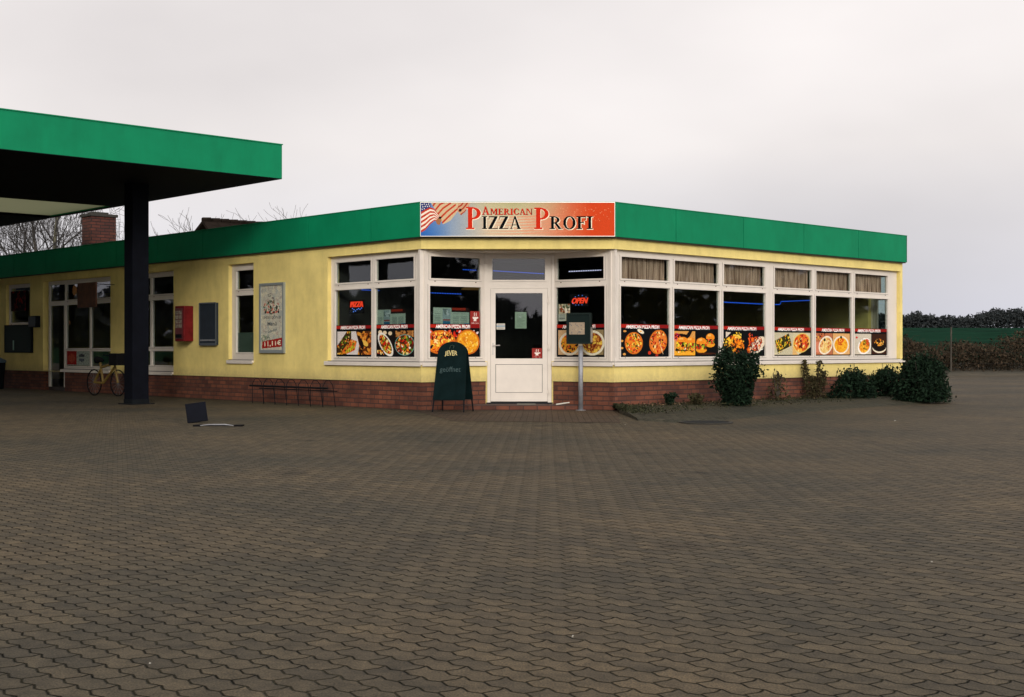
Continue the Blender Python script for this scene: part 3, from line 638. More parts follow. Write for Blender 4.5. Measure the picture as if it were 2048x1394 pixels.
def art(k, w, h):
    cv = base_canvas(w, h, *({4: (.19, .82)}.get(k, (.12, .80)))); a = h*.80; E = cv.ell
    lh = lambda v: v*a+h*.04
    if k == 0:      # two pizzas on black
        pizza(cv, w*.28, lh(.47), w*.18, a*.42, 0, tops=ORG+GRN+RED+[(.1, .07, .05), (.95, .8, .3)], n=130)
        pizza(cv, w*.78, lh(.52), w*.19, a*.46, .35, n=80, base=(.88, .48, .2))
        cv.paint(cv.line([(w*.80, lh(.55)), (w*.97, lh(.42))], .008), (.2, .06, .04)); cv.paint(cv.line([(w*.80, lh(.55)), (w*.88, lh(.06))], .012), (.95, .8, .6))
        cv.paint(E(w*.42, lh(.92), w*.07, a*.07, -.3), (.92, .88, .78)); cv.paint(E(w*.42, lh(.92), w*.02, a*.03), (.95, .65, .15))
        for q in ((.04, .55), (.04, .28), (.09, .05), (.10, .92)): cv.paint(E(w*q[0], lh(q[1]), w*.03, a*.04), (.85, .60, .30))
        cv.paint(E(w*.60, lh(.10), w*.03, a*.07), (.78, .2, .1)); cv.paint(E(w*.75, lh(.0), w*.03, a*.05), (.6, .15, .12))
    elif k == 1:    # burgers
        m = cv.rect(w*.02, w*.48, h*.04, h*.80); cv.paint(m, (.84, .60, .30)); cv.paint(cv.rect(w*.02, w*.48, h*.55, h*.80)*E(w*.15, h*.62, w*.2, h*.10), (.10, .06, .05))
        cv.paint(cv.poly([(w*.33, h*.55), (w*.42, h*.80), (w*.34, h*.80), (w*.25, h*.6)]), (.08, .07, .06)); cv.bits(E(w*.08, h*.62, w*.08, h*.12), 16, RED+[(.8, .2, .45)], .01, .03)
        cv.paint(m*E(w*.25, h*.2, w*.2, h*.14), (.06, .08, .05)); burger(cv, w*.20, h*.42, w*.26, h*.42); burger(cv, w*.38, h*.40, w*.22, h*.44)
        cv.paint(cv.rect(w*.02, w*.48, h*.04, h*.17), (.94, .66, .18)); cv.bits(cv.rect(w*.08, w*.46, h*.13, h*.30), 30, GRN+RED+[(.95, .93, .85), (.05, .06, .04)], .01, .03)
        cv.paint(cv.rect(w*.48, w, h*.04, h*.80), (.05, .055, .06)); burger(cv, w*.82, h*.52, w*.20, h*.46); burger(cv, w*.62, h*.36, w*.24, h*.50)
        cv.paint(E(w*.74, h*.09, w*.22, h*.03), (.25, .12, .06))
    elif k == 2:    # wings, fries, meat plate
        cv.bits(E(w*.30, h*.38, w*.22, h*.34), 110, [(.95, .58, .12), (.90, .45, .10), (.97, .78, .25), (.55, .18, .06)], .015, .05)
        cv.bits(E(w*.12, h*.45, w*.10, h*.18), 30, [(.97, .80, .22), (.93, .66, .15)], .012, .035); cv.bits(E(w*.35, h*.68, w*.10, h*.12), 22, [(.97, .88, .45), (.95, .75, .2)], .01, .03)
        cv.paint(cv.poly([(w*.08, h*.60), (w*.20, h*.78), (w*.08, h*.80)]), (.85, .80, .72))
        cv.paint(E(w*.82, h*.34, w*.22, h*.24, .5), (.88, .82, .72)); cv.bits(E(w*.76, h*.36, w*.20, h*.26, .4), 110, [(.75, .22, .08), (.90, .45, .12), (.25, .08, .05), (.55, .12, .08)], .012, .04)
        cv.bits(E(w*.66, h*.62, w*.06, h*.16), 22, [(.80, .20, .12), (.9, .4, .15)], .012, .03)
        cv.paint(cv.line([(w*.70, h*.08), (w*.97, h*.24)], .014), (.95, .93, .88)); cv.bits(E(w*.12, h*.2, w*.10, h*.12), 14, [(.15, .3, .12), (.1, .18, .08)], .015, .03)
    elif k == 3:    # casserole and gratin
        m = cv.rect(w*.02, w*.5, h*.04, h*.80); cv.paint(m, (.75, .72, .60)); q = cv.poly([(w*.04, h*.52), (w*.40, h*.78), (w*.48, h*.36), (w*.12, h*.06)]); cv.paint(q, (.22, .20, .10)); cv.bits(q, 70, [(.90, .80, .20), (.80, .68, .15), (.12, .15, .06), (.85, .5, .12)], .012, .035)
        cv.paint(cv.line([(w*.04, h*.06), (w*.12, h*.10), (w*.48, h*.34)], .014), (.85, .80, .62)); cv.paint(cv.rect(w*.5, w*.98, h*.04, h*.80), (.80, .76, .62)); cv.paint(cv.poly([(w*.5, h*.04), (w*.64, h*.04), (w*.5, h*.35)]), (.85, .68, .42))
        cv.paint(cv.poly([(w*.66, h*.04), (w*.98, h*.04), (w*.98, h*.3)]), (.08, .07, .06)); bowl(cv, w*.74, h*.45, w*.23, h*.34, .15, (.88, .76, .38), (.86, .50, .18), ORG+RED+[(.35, .12, .08)], 90, .9)
    elif k == 4:    # two pasta plates
        m = cv.rect(w*.02, w*.49, h*.04, h*.80); cv.paint(m, (.70, .42, .28)); cv.bits(cv.rect(w*.02, w*.4, h*.55, h*.80), 26, ORG, .012, .03); cv.paint(E(w*.08, h*.3, w*.10, h*.2), (.82, .50, .38))
        bowl(cv, w*.30, h*.37, w*.20, h*.32, .3, (.92, .86, .76), (.90, .74, .42), [(.95, .85, .6), (.85, .62, .3), (.80, .45, .25)], 50, .82); cv.paint(E(w*.27, h*.56, w*.03, h*.05), (.12, .14, .08))
        cv.paint(cv.rect(w*.50, w*.98, h*.04, h*.80), (.86, .66, .42)); bowl(cv, w*.73, h*.38, w*.225, h*.33, 0, (.93, .89, .80), (.94, .66, .15), [(.96, .72, .2), (.88, .55, .1)], 40, .84)
        cv.bits(E(w*.72, h*.50, w*.10, h*.14), 36, [(.82, .22, .10), (.70, .15, .08), (.90, .35, .15)], .012, .03); cv.paint(E(w*.73, h*.66, w*.03, h*.05), (.15, .22, .08))
    elif k == 5:    # schnitzel plate and pan
        cv.paint(cv.rect(w*.02, w*.52, h*.04, h*.80), (.80, .76, .68)); bowl(cv, w*.32, h*.34, w*.20, h*.30, .2, (.95, .93, .88), (.92, .62, .16), [(.96, .75, .25), (.85, .45, .1), (.2, .14, .06)], 30, .8)
        cv.bits(E(w*.38, h*.48, w*.10, h*.13), 22, [(.88, .35, .12), (.78, .22, .1)], .015, .03); cv.bits(E(w*.28, h*.52, w*.10, h*.12), 14, GRN, .01, .03); cv.paint(E(w*.09, h*.66, w*.03, h*.04), (.8, .15, .1))
        cv.paint(cv.rect(w*.54, w*.98, h*.04, h*.80), (.22, .12, .08)); cv.paint(E(w*.77, h*.28, w*.21, h*.20), (.90, .85, .75)); cv.paint(E(w*.77, h*.34, w*.21, h*.20), (.10, .07, .06)); cv.bits(E(w*.76, h*.48, w*.15, h*.14), 44, [(.90, .60, .2), (.80, .45, .12), (.95, .75, .35)], .012, .03)
    elif k == 6:    # wraps and sandwiches
        m = cv.rect(w*.03, w*.97, h*.06, h*.80); cv.paint(m, (.85, .82, .80)); q = cv.poly([(w*.03, h*.06), (w*.03, h*.35), (w*.3, h*.80), (w*.42, h*.80), (w*.42, h*.55), (w*.2, h*.2), (w*.3, h*.06)]); cv.paint(q, (.25, .16, .08)); cv.bits(q, 60, GRN+ORG+[(.2, .1, .06)], .012, .03)
        q = cv.poly([(w*.15, h*.15), (w*.42, h*.55), (w*.58, h*.48), (w*.52, h*.2), (w*.3, h*.08)]); cv.paint(q, (.88, .45, .15)); cv.bits(q, 40, GRN+RED+ORG, .012, .03); cv.bits(E(w*.4, h*.24, w*.16, h*.06, .4), 24, [(.75, .80, .2), (.55, .7, .15)], .012, .025)
        q = cv.poly([(w*.55, h*.80), (w*.97, h*.80), (w*.97, h*.06), (w*.6, h*.06), (w*.64, h*.35)]); cv.paint(q, (.35, .18, .08)); cv.bits(q, 90, [(.88, .60, .22), (.75, .40, .12), (.15, .08, .05), (.85, .5, .2)], .015, .05); cv.paint(E(w*.80, h*.42, w*.09, h*.08, -.4), (.94, .75, .32))
        q = E(w*.70, h*.40, w*.05, h*.20, .5); cv.paint(q, (.12, .08, .07))
    elif k == 7:    # salads
        m = cv.rect(w*.02, w*.97, h*.06, h*.80); cv.paint(m, (.10, .07, .06)); cv.bits(cv.rect(w*.5, w*.97, h*.6, h*.80), 40, [(.75, .52, .28), (.62, .4, .2)], .02, .05)
        for q in ((.10, .76), (.22, .74), (.36, .72)): cv.paint(E(w*q[0], h*q[1], w*.05, h*.06), (.88, .80, .66))
        bowl(cv, w*.24, h*.38, w*.25, h*.24, -.75, (.92, .90, .86), (.42, .18, .08), RED+ORG+GRN+[(.12, .1, .06)], 80, .82); bowl(cv, w*.73, h*.36, w*.25, h*.32, 0, (.45, .66, .62), (.30, .15, .08), RED+ORG+GRN+[(.95, .93, .85), (.1, .1, .06)], 110, .94)
        cv.bits(cv.rect(w*.02, w*.2, h*.06, h*.2), 14, ORG, .015, .03)
    elif k == 8:    # big pizzas behind the A-board
        m = cv.rect(w*.0, w*1., h*.08, h*.82); cv.bits(cv.rect(0, w, h*.6, h*.82), 50, RED+[(.85, .8, .8)], .02, .04); pizza(cv, w*.22, h*.44, w*.30, h*.36, 0, tops=ORG+RED+[(.1, .06, .08), (.97, .82, .3)], n=120)
        pizza(cv, w*.76, h*.45, w*.235, h*.38, 0, base=(.92, .62, .14), tops=[(.95, .72, .2), (.85, .5, .12), (.97, .8, .4)], n=70)
    elif k == 9:    # pasta plates beside the menu case
        cv.paint(cv.rect(w*.03, w*.97, h*.06, h*.82), (.80, .66, .48)); bowl(cv, w*.27, h*.40, w*.23, h*.36, 0, (.90, .86, .76), (.92, .62, .18), [(.96, .7, .2), (.85, .35, .15), (.12, .1, .07)], 60, .8)
        cv.paint(cv.rect(w*.5, w*.97, h*.06, h*.82), (.55, .48, .34)); bowl(cv, w*.74, h*.42, w*.25, h*.38, 0, (.88, .86, .76), (.62, .36, .15), [(.45, .15, .08), (.75, .5, .2), (.9, .75, .3)], 90, .82)
    cv.speck(.07); return cv
def poster(fr, win, g, off, k, label, z0=Z_LG0, hh=.62, top_only=False):
    w = g[1]-g[0]-.012; cv = art(k, w, hh); o = cv.build('food_poster', win, fr.M, g[0]+.006, off+.0215, z0+.004, .003); o['label'] = label
DH = .60
lab = ['pizza poster film on the glass', 'burger poster film on the glass', 'fried chicken and grill plate poster film', 'casserole and gratin poster film', 'pasta plates poster film', 'schnitzel plate poster film', 'wraps poster film', 'salad bowls poster film', 'two large pizzas poster film', 'pasta dishes poster film']
for i in range(3): poster(FR_, winA, gx[i], OFF, i, lab[i], hh=DH)
for i in range(3): poster(FR_, winB, gx[i+3], OFF, i+3, lab[i+3], hh=DH)
poster(FL_, winE, gl[0], OFF, 6, lab[6], hh=DH); poster(FL_, winE, gl[1], OFF, 7, lab[7], hh=DH)
poster(S1, winC, g1, .05, 8, lab[8], hh=DH); poster(S2, winD, g2, .05, 9, lab[9], hh=DH)

# ------------------------------------------------------------------ shop sign
sign = empty('shop_sign', (.1, 23.1, 3.4)); tag(sign, 'printed banner sign with stars and stripes flag and pizza lettering above the entrance', 'sign')
FS = Fr(-1.62, 23.10, 1, 0); SW, SH = 3.44, .59; q = SW/1875.
cv = Cv(SW, SH, 620, 108)
X, Y = cv.X/SW, cv.Y/SH
lc = np.array((.33, .50, .74)); mc = np.array((.80, .74, .62)); rc = np.array((.80, .27, .12)); tc_ = np.array((.70, .68, .50))
t = np.clip(X/.36, 0, 1)[..., None]; base = lc*(1-t)+mc*t
t2 = np.clip((X-.52)/.36, 0, 1)[..., None]; base = base*(1-t2)+rc*t2
t3 = (np.clip(1-abs(X-.48)/.3, 0, 1)*np.clip((Y-.45)/.5, 0, 1))[..., None]; base = base*(1-t3)+tc_*t3
t4 = (np.clip((.16-X)/.16, 0, 1)*np.clip((.8-Y)/.8, 0, 1))[..., None]; base = base*(1-t4)+np.array((.16, .38, .68))*t4
cv.a = base
for i in range(7):      # faint wavy stripes
    yy = .06+.085*i+.16*(X-.3)+.03*np.sin(X*9); m = (abs(Y-yy*1.0) < .022)*np.clip(1-abs(X-.55)/.27, 0, 1)
    cv.paint(m.astype(float), (.86, .55, .42), .75)
for i in range(60):     # pale dots at the right
    cv.paint(cv.ell(SW*RNG.uniform(.70, .98), SH*RNG.uniform(.45, .85), .006, .006), (.96, .72, .55), .7)
def fl(x, y): return ((x-115)*q, (458-y)*q*SH/.60)
# flag: canton, near fold, two hanging folds
def band(pts_t, pts_b, n, cols):
    for i in range(n):
        a, b = i/n, (i+1)/n; up = [(u[0]*(1-a)+v[0]*a, u[1]*(1-a)+v[1]*a) for u, v in zip(pts_t, pts_b)]; dn = [(u[0]*(1-b)+v[0]*b, u[1]*(1-b)+v[1]*b) for u, v in zip(pts_t, pts_b)]
        cv.paint(cv.poly(up+dn[::-1]), cols[i % 2])
rd, wh = (.74, .24, .15), (.93, .88, .80)
band([fl(*p) for p in ((215, 135), (260, 130), (330, 128), (480, 128))], [fl(*p) for p in ((300, 275), (330, 345), (400, 310), (492, 190))], 1, [(.80, .70, .55)]*2)
fold = cv.poly([fl(*p) for p in ((215, 135), (480, 128), (492, 190), (400, 275), (330, 345), (300, 275))])
for k in range(6): cv.paint(cv.line([fl(262-14*k, 352-44*k), fl(322-22*k, 330-42*k), fl(395-32*k, 258-36*k), fl(492-44*k, 172-18*k)], .030)*fold, rd)
cv.paint(cv.poly([fl(255, 305), fl(300, 268), fl(318, 300), fl(300, 350), fl(275, 345)]), (.62, .42, .28)); cv.paint(cv.ell(*fl(302, 278), .028, .022), (.12, .08, .08))
cv.paint(cv.poly([fl(478, 130), fl(600, 130), fl(545, 220), fl(505, 255), fl(470, 215)]), (.78, .62, .48))
for k in range(3): cv.paint(cv.line([fl(500-14*k, 250-36*k), fl(545-18*k, 218-32*k), fl(605-24*k, 140-26*k)], .026)*cv.poly([fl(478, 130), fl(600, 130), fl(545, 220), fl(505, 255), fl(470, 215)]), (.66, .22, .14))
cv.paint(cv.ell(*fl(498, 205), .026, .026), (.15, .09, .07))
band([fl(*p) for p in ((118, 222), (160, 195), (205, 175), (245, 190), (298, 262))], [fl(*p) for p in ((118, 425), (160, 400), (205, 345), (245, 310), (270, 300))], 9, [rd, wh])
cv.paint(cv.poly([fl(118, 132), fl(205, 132), fl(214, 172), fl(160, 198), fl(118, 222)]), (.16, .20, .42))
for sx, sy in ((130, 150), (150, 145), (172, 150), (192, 146), (136, 172), (158, 168), (180, 170), (130, 196), (150, 190), (200, 165)): cv.paint(cv.ell(*fl(sx, sy), .010, .010), (.93, .92, .9))
def sgn(m_fn, col):
    for dx, dy in ((.014, -.012), (.010, 0), (0, -.010)): cv.paint(m_fn(dx, dy), (.95, .90, .78))
    cv.paint(m_fn(0, 0), col)
yb = fl(0, 392)[1]; ch = .127/.6*0+127*q*SH/.6
K = (.02, .035, .045); RD = (.78, .17, .07)
sgn(lambda a, b: glyph(cv, 'P', fl(552, 0)[0]+a, yb+b, 218*q*SH/.6, 148*q/.72)[0], RD)
sgn(lambda a, b: word(cv, 'IZZA', fl(707, 0)[0]+a, fl(1095, 0)[0]+a, yb+b, ch), K)
sgn(lambda a, b: glyph(cv, 'P', fl(1212, 0)[0]+a, yb+b, 212*q*SH/.6, 145*q/.72)[0], RD)
sgn(lambda a, b: word(cv, 'ROFI', fl(1362, 0)[0]+a, fl(1785, 0)[0]+a, yb+b, ch), K)
ya = fl(0, 248)[1]
mA = lambda dx, dy: np.maximum(glyph(cv, 'A', fl(707, 0)[0]+dx, ya+dy, 80*q*SH/.6, 74*q/.9)[0], word(cv, 'MERICAN', fl(785, 0)[0]+dx, fl(1198, 0)[0]+dx, ya+dy, 60*q*SH/.6))
cv.paint(mA(.007, -.005), (.08, .05, .05)); cv.paint(mA(0, 0), (.80, .17, .08))
cv.speck(.035)
cv.build('banner', sign, FS.M, 0, -.030, 3.108, .02)
bm = B((-.008, SW+.008, -.036, .0, 3.098, 3.108), (-.008, SW+.008, -.036, .0, 3.698, 3.712), (-.008, .0, -.036, .0, 3.108, 3.698), (SW, SW+.008, -.036, .0, 3.108, 3.698))
obj('frame', bm, alu, sign, FS.M)

# ------------------------------------------------------------------ things fixed to the walls / behind glass
def boxthing(name, label, cat, fr, x0, x1, z0, z1, d, m, fm=None, group=None):
    root = empty(name, fr.w((x0+x1)/2, -.0, z0)); tag(root, label, cat, group); return root
# framed price poster
x0, x1 = LX(522), LX(571); z0, z1 = FL_.z(546, 706), FL_.z(546, 566)
ps = empty('poster_case', FL_.w((x0+x1)/2, 0, z0)); tag(ps, 'tall aluminium framed food poster priced 11,11€ on the yellow wall', 'poster')
fw = .05
obj('frame', B((x0, x0+fw, -.05, 0, z0, z1), (x1-fw, x1, -.05, 0, z0, z1), (x0+fw, x1-fw, -.05, 0, z0, z0+fw*1.3), (x0+fw, x1-fw, -.05, 0, z1-fw, z1)), mat('poster_frame', (.32, .36, .36), .4, metal=.4), ps, FL_.M)
pw, ph = x1-x0-2*fw, z1-z0-2.3*fw; cv = Cv(pw, ph, 90, 160, (.74, .73, .66))
cv.bits(cv.rect(0, pw, 0, ph), 120, [(.80, .78, .68), (.66, .68, .64), (.70, .66, .6)], .02, .07)
cv.bits(cv.ell(pw*.48, ph*.66, pw*.38, ph*.11), 90, [(.68, .20, .16), (.85, .80, .70), (.25, .25, .22), (.35, .45, .35), (.75, .35, .28)], .012, .045)
cv.bits(cv.rect(pw*.3, pw*.62, ph*.72, ph*.88), 16, [(.55, .56, .5), (.45, .4, .38)], .01, .03)
for k in range(4): cv.paint(cv.ell(pw*(.2+.2*k), ph*.585, .03, .028), (.2, .22, .22))
cv.paint(cv.text('UNSER DÖNER', pw*.08, pw*.92, ph*.48, ph*.535, .02), (.36, .36, .36))
cv.paint(cv.text('Menü', pw*.3, pw*.72, ph*.375, ph*.435, .02), (.30, .32, .33))
cv.paint(cv.text('+ Getränk', pw*.2, pw*.76, ph*.25, ph*.30, .02, .14), (.42, .46, .46))
cv.bits(cv.rect(0, pw*.4, ph*.12, ph*.24), 30, [(.35, .45, .38), (.55, .6, .5)], .01, .03)
cv.paint(cv.poly([(pw*.04, ph*.02), (pw*.06, ph*.13), (pw*.98, ph*.19), (pw*.97, ph*.05)]), (.62, .13, .11))
cv.paint(cv.text('11,11€', pw*.16, pw*.92, ph*.04, ph*.13, .02, .05), (.93, .90, .80))
cv.speck(.08); cv.build('print', ps, FL_.M, x0+fw, -.030, z0+fw*1.3, .02)
# red vending machine
cx0 = LX(369, 0)-.30; x0, x1 = LX(387)-.40, LX(387); z0, z1 = 1.27, 2.06
vm = empty('vending_machine', FL_.w((x0+x1)/2, 0, z0)); tag(vm, 'small red wall mounted vending machine on the yellow wall', 'vending machine')
obj('body', B((x0, x1, -.24, 0, z0, z1)), red_m, vm, FL_.M, bevel=.015)
bm = B((x0+.025, x1-.025, -.25, -.241, z0+.05, z1-.05)); obj('front_plate', bm, maroon, vm, FL_.M)
bm = bmesh.new()
for r in range(4):
    for c in range(2): box(bm, x0+.05+.15*c, x0+.17+.15*c, -.258, -.251, z0+.30+.1*r, z0+.38+.1*r)
obj('product_window', bm, mat('packs', (.30, .26, .2), .5, var=.7, vscale=20), vm, FL_.M)
obj('tray', B((x0+.08, x1-.08, -.275, -.251, z0+.08, z0+.16)), darksteel, vm, FL_.M)
# dark display case
x0, x1 = LX(404), LX(437); z0, z1 = FL_.z(420, 690), FL_.z(420, 606)
dc = empty('display_case', FL_.w((x0+x1)/2, 0, z0)); tag(dc, 'dark blue-grey empty display case between the red machine and the narrow window', 'display case')
obj('cabinet', B((x0, x1, -.06, 0, z0, z1)), caseblue, dc, FL_.M, bevel=.005)
obj('rim', B((x0-.01, x0+.015, -.075, -.061, z0, z1), (x1-.015, x1+.01, -.075, -.061, z0, z1), (x0, x1, -.075, -.061, z1-.02, z1+.01), (x0, x1, -.075, -.061, z0-.01, z0+.04)), mat('case_rim', (.10, .12, .14), .4, metal=.3), dc, FL_.M)
obj('shelf_strip', B((x0+.03, x1-.03, -.07, -.061, z0+.09, z0+.12)), steel, dc, FL_.M)
# dark notice board, wall box, litter bin at far left
x0, x1 = LX(14), LX(66); z0, z1 = FL_.z(40, 704), FL_.z(40, 651)
nb = empty('notice_board', FL_.w((x0+x1)/2, 0, z0)); tag(nb, 'dark green notice board on the shaded wall at the far left', 'notice board')
obj('board', B((x0, x1, -.06, 0, z0, z1)), mat('board_green', (.006, .020, .016), .6, spec=.1), nb, FL_.M, bevel=.006)
obj('frame', B((x0-.02, x0, -.07, 0, z0-.02, z1+.02), (x1, x1+.02, -.07, 0, z0-.02, z1+.02), (x0, x1, -.07, 0, z1, z1+.02), (x0, x1, -.07, 0, z0-.02, z0)), darksteel, nb, FL_.M)
bm = B((x0+.55, x0+.63, -.066, -.061, z0+.05, z0+.32)); obj('leaflet', bm, mat('leaflet', (.25, .42, .34), .7), nb, FL_.M)
x0, x1 = LX(68), LX(81)
wb = empty('meter_box', FL_.w((x0+x1)/2, 0, 1.6)); tag(wb, 'small dark box mounted on the yellow pier above the notice board', 'wall box')
obj('housing', B((x0, x1, -.14, 0, FL_.z(75, 655), FL_.z(75, 632))), darksteel, wb, FL_.M, bevel=.01)
obj('lid', B((x0-.01, x1+.01, -.155, -.141, FL_.z(75, 655)+.02, FL_.z(75, 632)-.02)), caseblue, wb, FL_.M, bevel=.004)
bc = FL_.w(LX(30), -.5, 0)
lb = empty('litter_bin', bc); tag(lb, 'dark round litter bin standing against the shaded wall at the far left', 'litter bin')
bm = bmesh.new(); tube(bm, [(0, 0, 0), (0, 0, .72)], [.17, .22], 16); obj('body', bm, darksteel, lb)
bm = bmesh.new(); tube(bm, [(0, 0, .72), (0, 0, .78), (0, 0, .86)], [.24, .24, .10], 16); obj('lid', bm, mat('bin_lid', (.05, .09, .12), .4), lb)
# brown hanging sign + orange stickers in shaded windows
x0, x1 = LX(156, -.5), LX(193, -.5); zz0, zz1 = FL_.z(175, 615, -.5), FL_.z(175, 565, -.5)
hs = empty('hanging_sign', FL_.w((x0+x1)/2, -.5, zz0)); tag(hs, 'square brown sign on two brackets before the shaded shop window', 'sign')
obj('board', B((x0, x1, -.52, -.48, zz0, zz1)), brownboard, hs, FL_.M, bevel=.006)
for xx in (x0+.08, x1-.08):
    bm = bmesh.new(); tube(bm, [(xx, -.5, zz1-.05), (xx, .02, zz1-.05)], .010, 5); obj('bracket', bm, darksteel, hs, FL_.M)
orange_m = mat('orange_disc', (.55, .22, .03), .5, var=.4, vscale=9)
def disc(fr, px, py, r, off, name, label):
    bm = bmesh.new(); x = fr.x(px, off); z = fr.z(px, py, off); n = 20
    vs = [(x+r*math.cos(2*math.pi*k/n)*(1 if k % 2 else .86), z+r*math.sin(2*math.pi*k/n)*(1 if k % 2 else .86)) for k in range(n)]
    a = [bm.verts.new((v[0], off, v[1])) for v in vs]; b = [bm.verts.new((v[0], off+.006, v[1])) for v in vs]
    bm.faces.new(a); bm.faces.new(b[::-1])
    for k in range(n): bm.faces.new((a[k], b[k], b[(k+1) % n], a[(k+1) % n]))
    return tag(obj(name, bm, orange_m, None, fr.M), label, 'sticker')
disc(FL_, 149, 581, .14, .06, 'sun_sticker', 'orange sun shaped sticker in the upper left pane of the shaded shop window')
disc(FL_, 139, 645, .05, .10, 'round_sticker', 'small round orange sticker in the lower left pane of the shaded shop window')
def flat(fr, pxa, pxb, pya, pyb, off, cvfn, name, label, cat, nx=60):
    x0, x1 = fr.x(pxa, off), fr.x(pxb, off); z0, z1 = fr.z((pxa+pxb)/2, pyb, off), fr.z((pxa+pxb)/2, pya, off)
    w, h = x1-x0, z1-z0; cv = Cv(w, h, nx, max(8, int(nx*h/w))); cvfn(cv, w, h); o = cv.build(name, None, None, 0, 0, 0, .003)
    o.matrix_basis = fr.M @ Matrix.Translation((x0, off, z0)); return tag(o, label, cat)
def redsheet(cv, w, h):
    cv.paint(cv.rect(0, w, 0, h), (.62, .66, .62)); cv.paint(cv.rect(0, w*.44, h*.06, h), (.62, .16, .14)); cv.paint(cv.ell(w*.22, h*.5, w*.16, h*.3), (.70, .30, .22))
    cv.paint(cv.ell(w*.66, h*.68, w*.13, h*.12), (.3, .32, .34)); cv.paint(cv.ell(w*.66, h*.38, w*.12, h*.12), (.35, .38, .42)); cv.speck(.1)
flat(FL_, 134, 179, 702, 731, .075, redsheet, 'offer_sheet', 'white sheet with a red block low in the shaded shop window', 'poster')
def redblur(cv, w, h):
    cv.paint(cv.rect(0, w, 0, h), (.10, .05, .05)); cv.bits(cv.rect(0, w, 0, h), 40, [(.5, .12, .08), (.35, .08, .06), (.12, .08, .08)], .03, .1); cv.speck(.15)
flat(FL_, 22, 52, 582, 622, .07, redblur, 'red_placard', 'reddish placard in the small hatch window at the far left', 'placard', 40)
def menusheet(cv, w, h):
    cv.paint(cv.rect(0, w, 0, h), (.70, .75, .70)); cv.paint(cv.rect(w*.50, w, h*.74, h), (.20, .12, .12)); cv.paint(cv.rect(w*.52, w*.9, h*.86, h), (.65, .20, .14))
    cv.paint(cv.rect(w*.26, w*.48, 0, h*.95), (.60, .66, .68)); cv.bits(cv.rect(w*.26, w*.48, h*.55, h*.95), 10, [(.45, .5, .5), (.75, .78, .8)], .02, .05)
    cv.paint(cv.rect(w*.27, w*.47, h*.05, h*.22), (.20, .42, .56)); cv.paint(cv.rect(w*.27, w*.47, h*.24, h*.34), (.6, .3, .3))
    for c in (.03, .54, .76):
        for r in range(9): cv.paint(cv.rect(w*c, w*(c+.17), h*(.08+.07*r), h*(.10+.07*r)), (.48, .54, .52))
    cv.paint(cv.rect(w*.86, w, 0, h*.12), (.25, .48, .62)); cv.speck(.05)
flat(FL_, 752.5, 811, 619, 650, OFF+.05, menusheet, 'menu_sheet', 'wide paper menu taped inside the two bay window left of the entrance corner', 'menu', 90)
flat(S1, 866.5, 938.5, 615.5, 650, .10, menusheet, 'menu_sheet', 'wide paper menu taped inside the window left of the door', 'menu', 90)
def coffee(cv, w, h):
    cv.paint(cv.rect(0, w, 0, h), (.58, .20, .18)); wh = (.93, .88, .84); c = .5
    cv.paint(cv.ell(w*c, h*.56, w*.26, h*.20)*cv.rect(0, w, 0, h*.58), wh); cv.paint(cv.ell(w*.77, h*.52, w*.08, h*.06), wh); cv.paint(cv.rect(w*.38, w*.62, h*.28, h*.40), wh); cv.paint(cv.ell(w*.5, h*.29, w*.2, h*.025), wh)
    for dx in (-.1, .1): cv.paint(cv.line([(w*(c+dx), h*.64), (w*(c+dx+.06), h*.72), (w*(c+dx), h*.80), (w*(c+dx+.05), h*.88)], w*.05), wh)
    cv.paint(cv.text('coffee to go', w*.1, w*.9, h*.07, h*.15, .02), wh)
flat(S1, 940.5, 959.5, 622.5, 649.5, .066, coffee, 'coffee_sticker', 'red coffee cup sticker in the window left of the door', 'sticker', 44)
o = flat(FD, 1064, 1084, 696.5, 716, .052, coffee, 'coffee_sticker', 'red coffee cup sticker in the lower corner of the door glass', 'sticker', 44)
def note(cv, w, h):
    cv.paint(cv.rect(0, w, 0, h), (.68, .73, .66))
    for r in range(11): cv.paint(cv.rect(w*.14, w*(.6+.25*((r*7) % 3)/2), h*(.12+.07*r), h*(.135+.07*r)), (.45, .5, .47))
    cv.speck(.04)
flat(FD, 1030, 1053, 624, 657, .075, note, 'paper_notice', 'white paper notice taped in the middle of the door glass', 'notice', 40)
def hours(cv, w, h):
    cv.paint(cv.rect(0, w, 0, h), (.80, .78, .72)); cv.paint(cv.rect(0, w, h*.50, h*.66), (.25, .52, .68))
    for yy in (.12, .26, .38, .74, .86): cv.paint(cv.rect(w*.1, w*.85, h*yy, h*(yy+.05)), (.5, .5, .5))
flat(FD, 993, 1010, 647, 659, .052, hours, 'hours_sticker', 'small white and blue opening hours sticker at the left of the door glass', 'sticker', 40)
def smallposter(cv, w, h):
    cv.paint(cv.rect(0, w, 0, h), (.55, .55, .46)); cv.bits(cv.rect(w*.1, w, h*.45, h), 40, [(.5, .25, .15), (.75, .7, .55), (.25, .3, .2), (.8, .78, .7)], .012, .04)
    cv.paint(cv.rect(w*.0, w*.62, 0, h*.42), (.62, .66, .60))
    for r in range(5): cv.paint(cv.rect(w*.06, w*.56, h*(.1+.06*r), h*(.13+.06*r)), (.18, .2, .2))
    cv.speck(.08)
flat(S2, 1117, 1140, 608, 642, .07, smallposter, 'leaflet_sheet', 'small faded leaflet in the window right of the door behind the menu post', 'leaflet', 44)

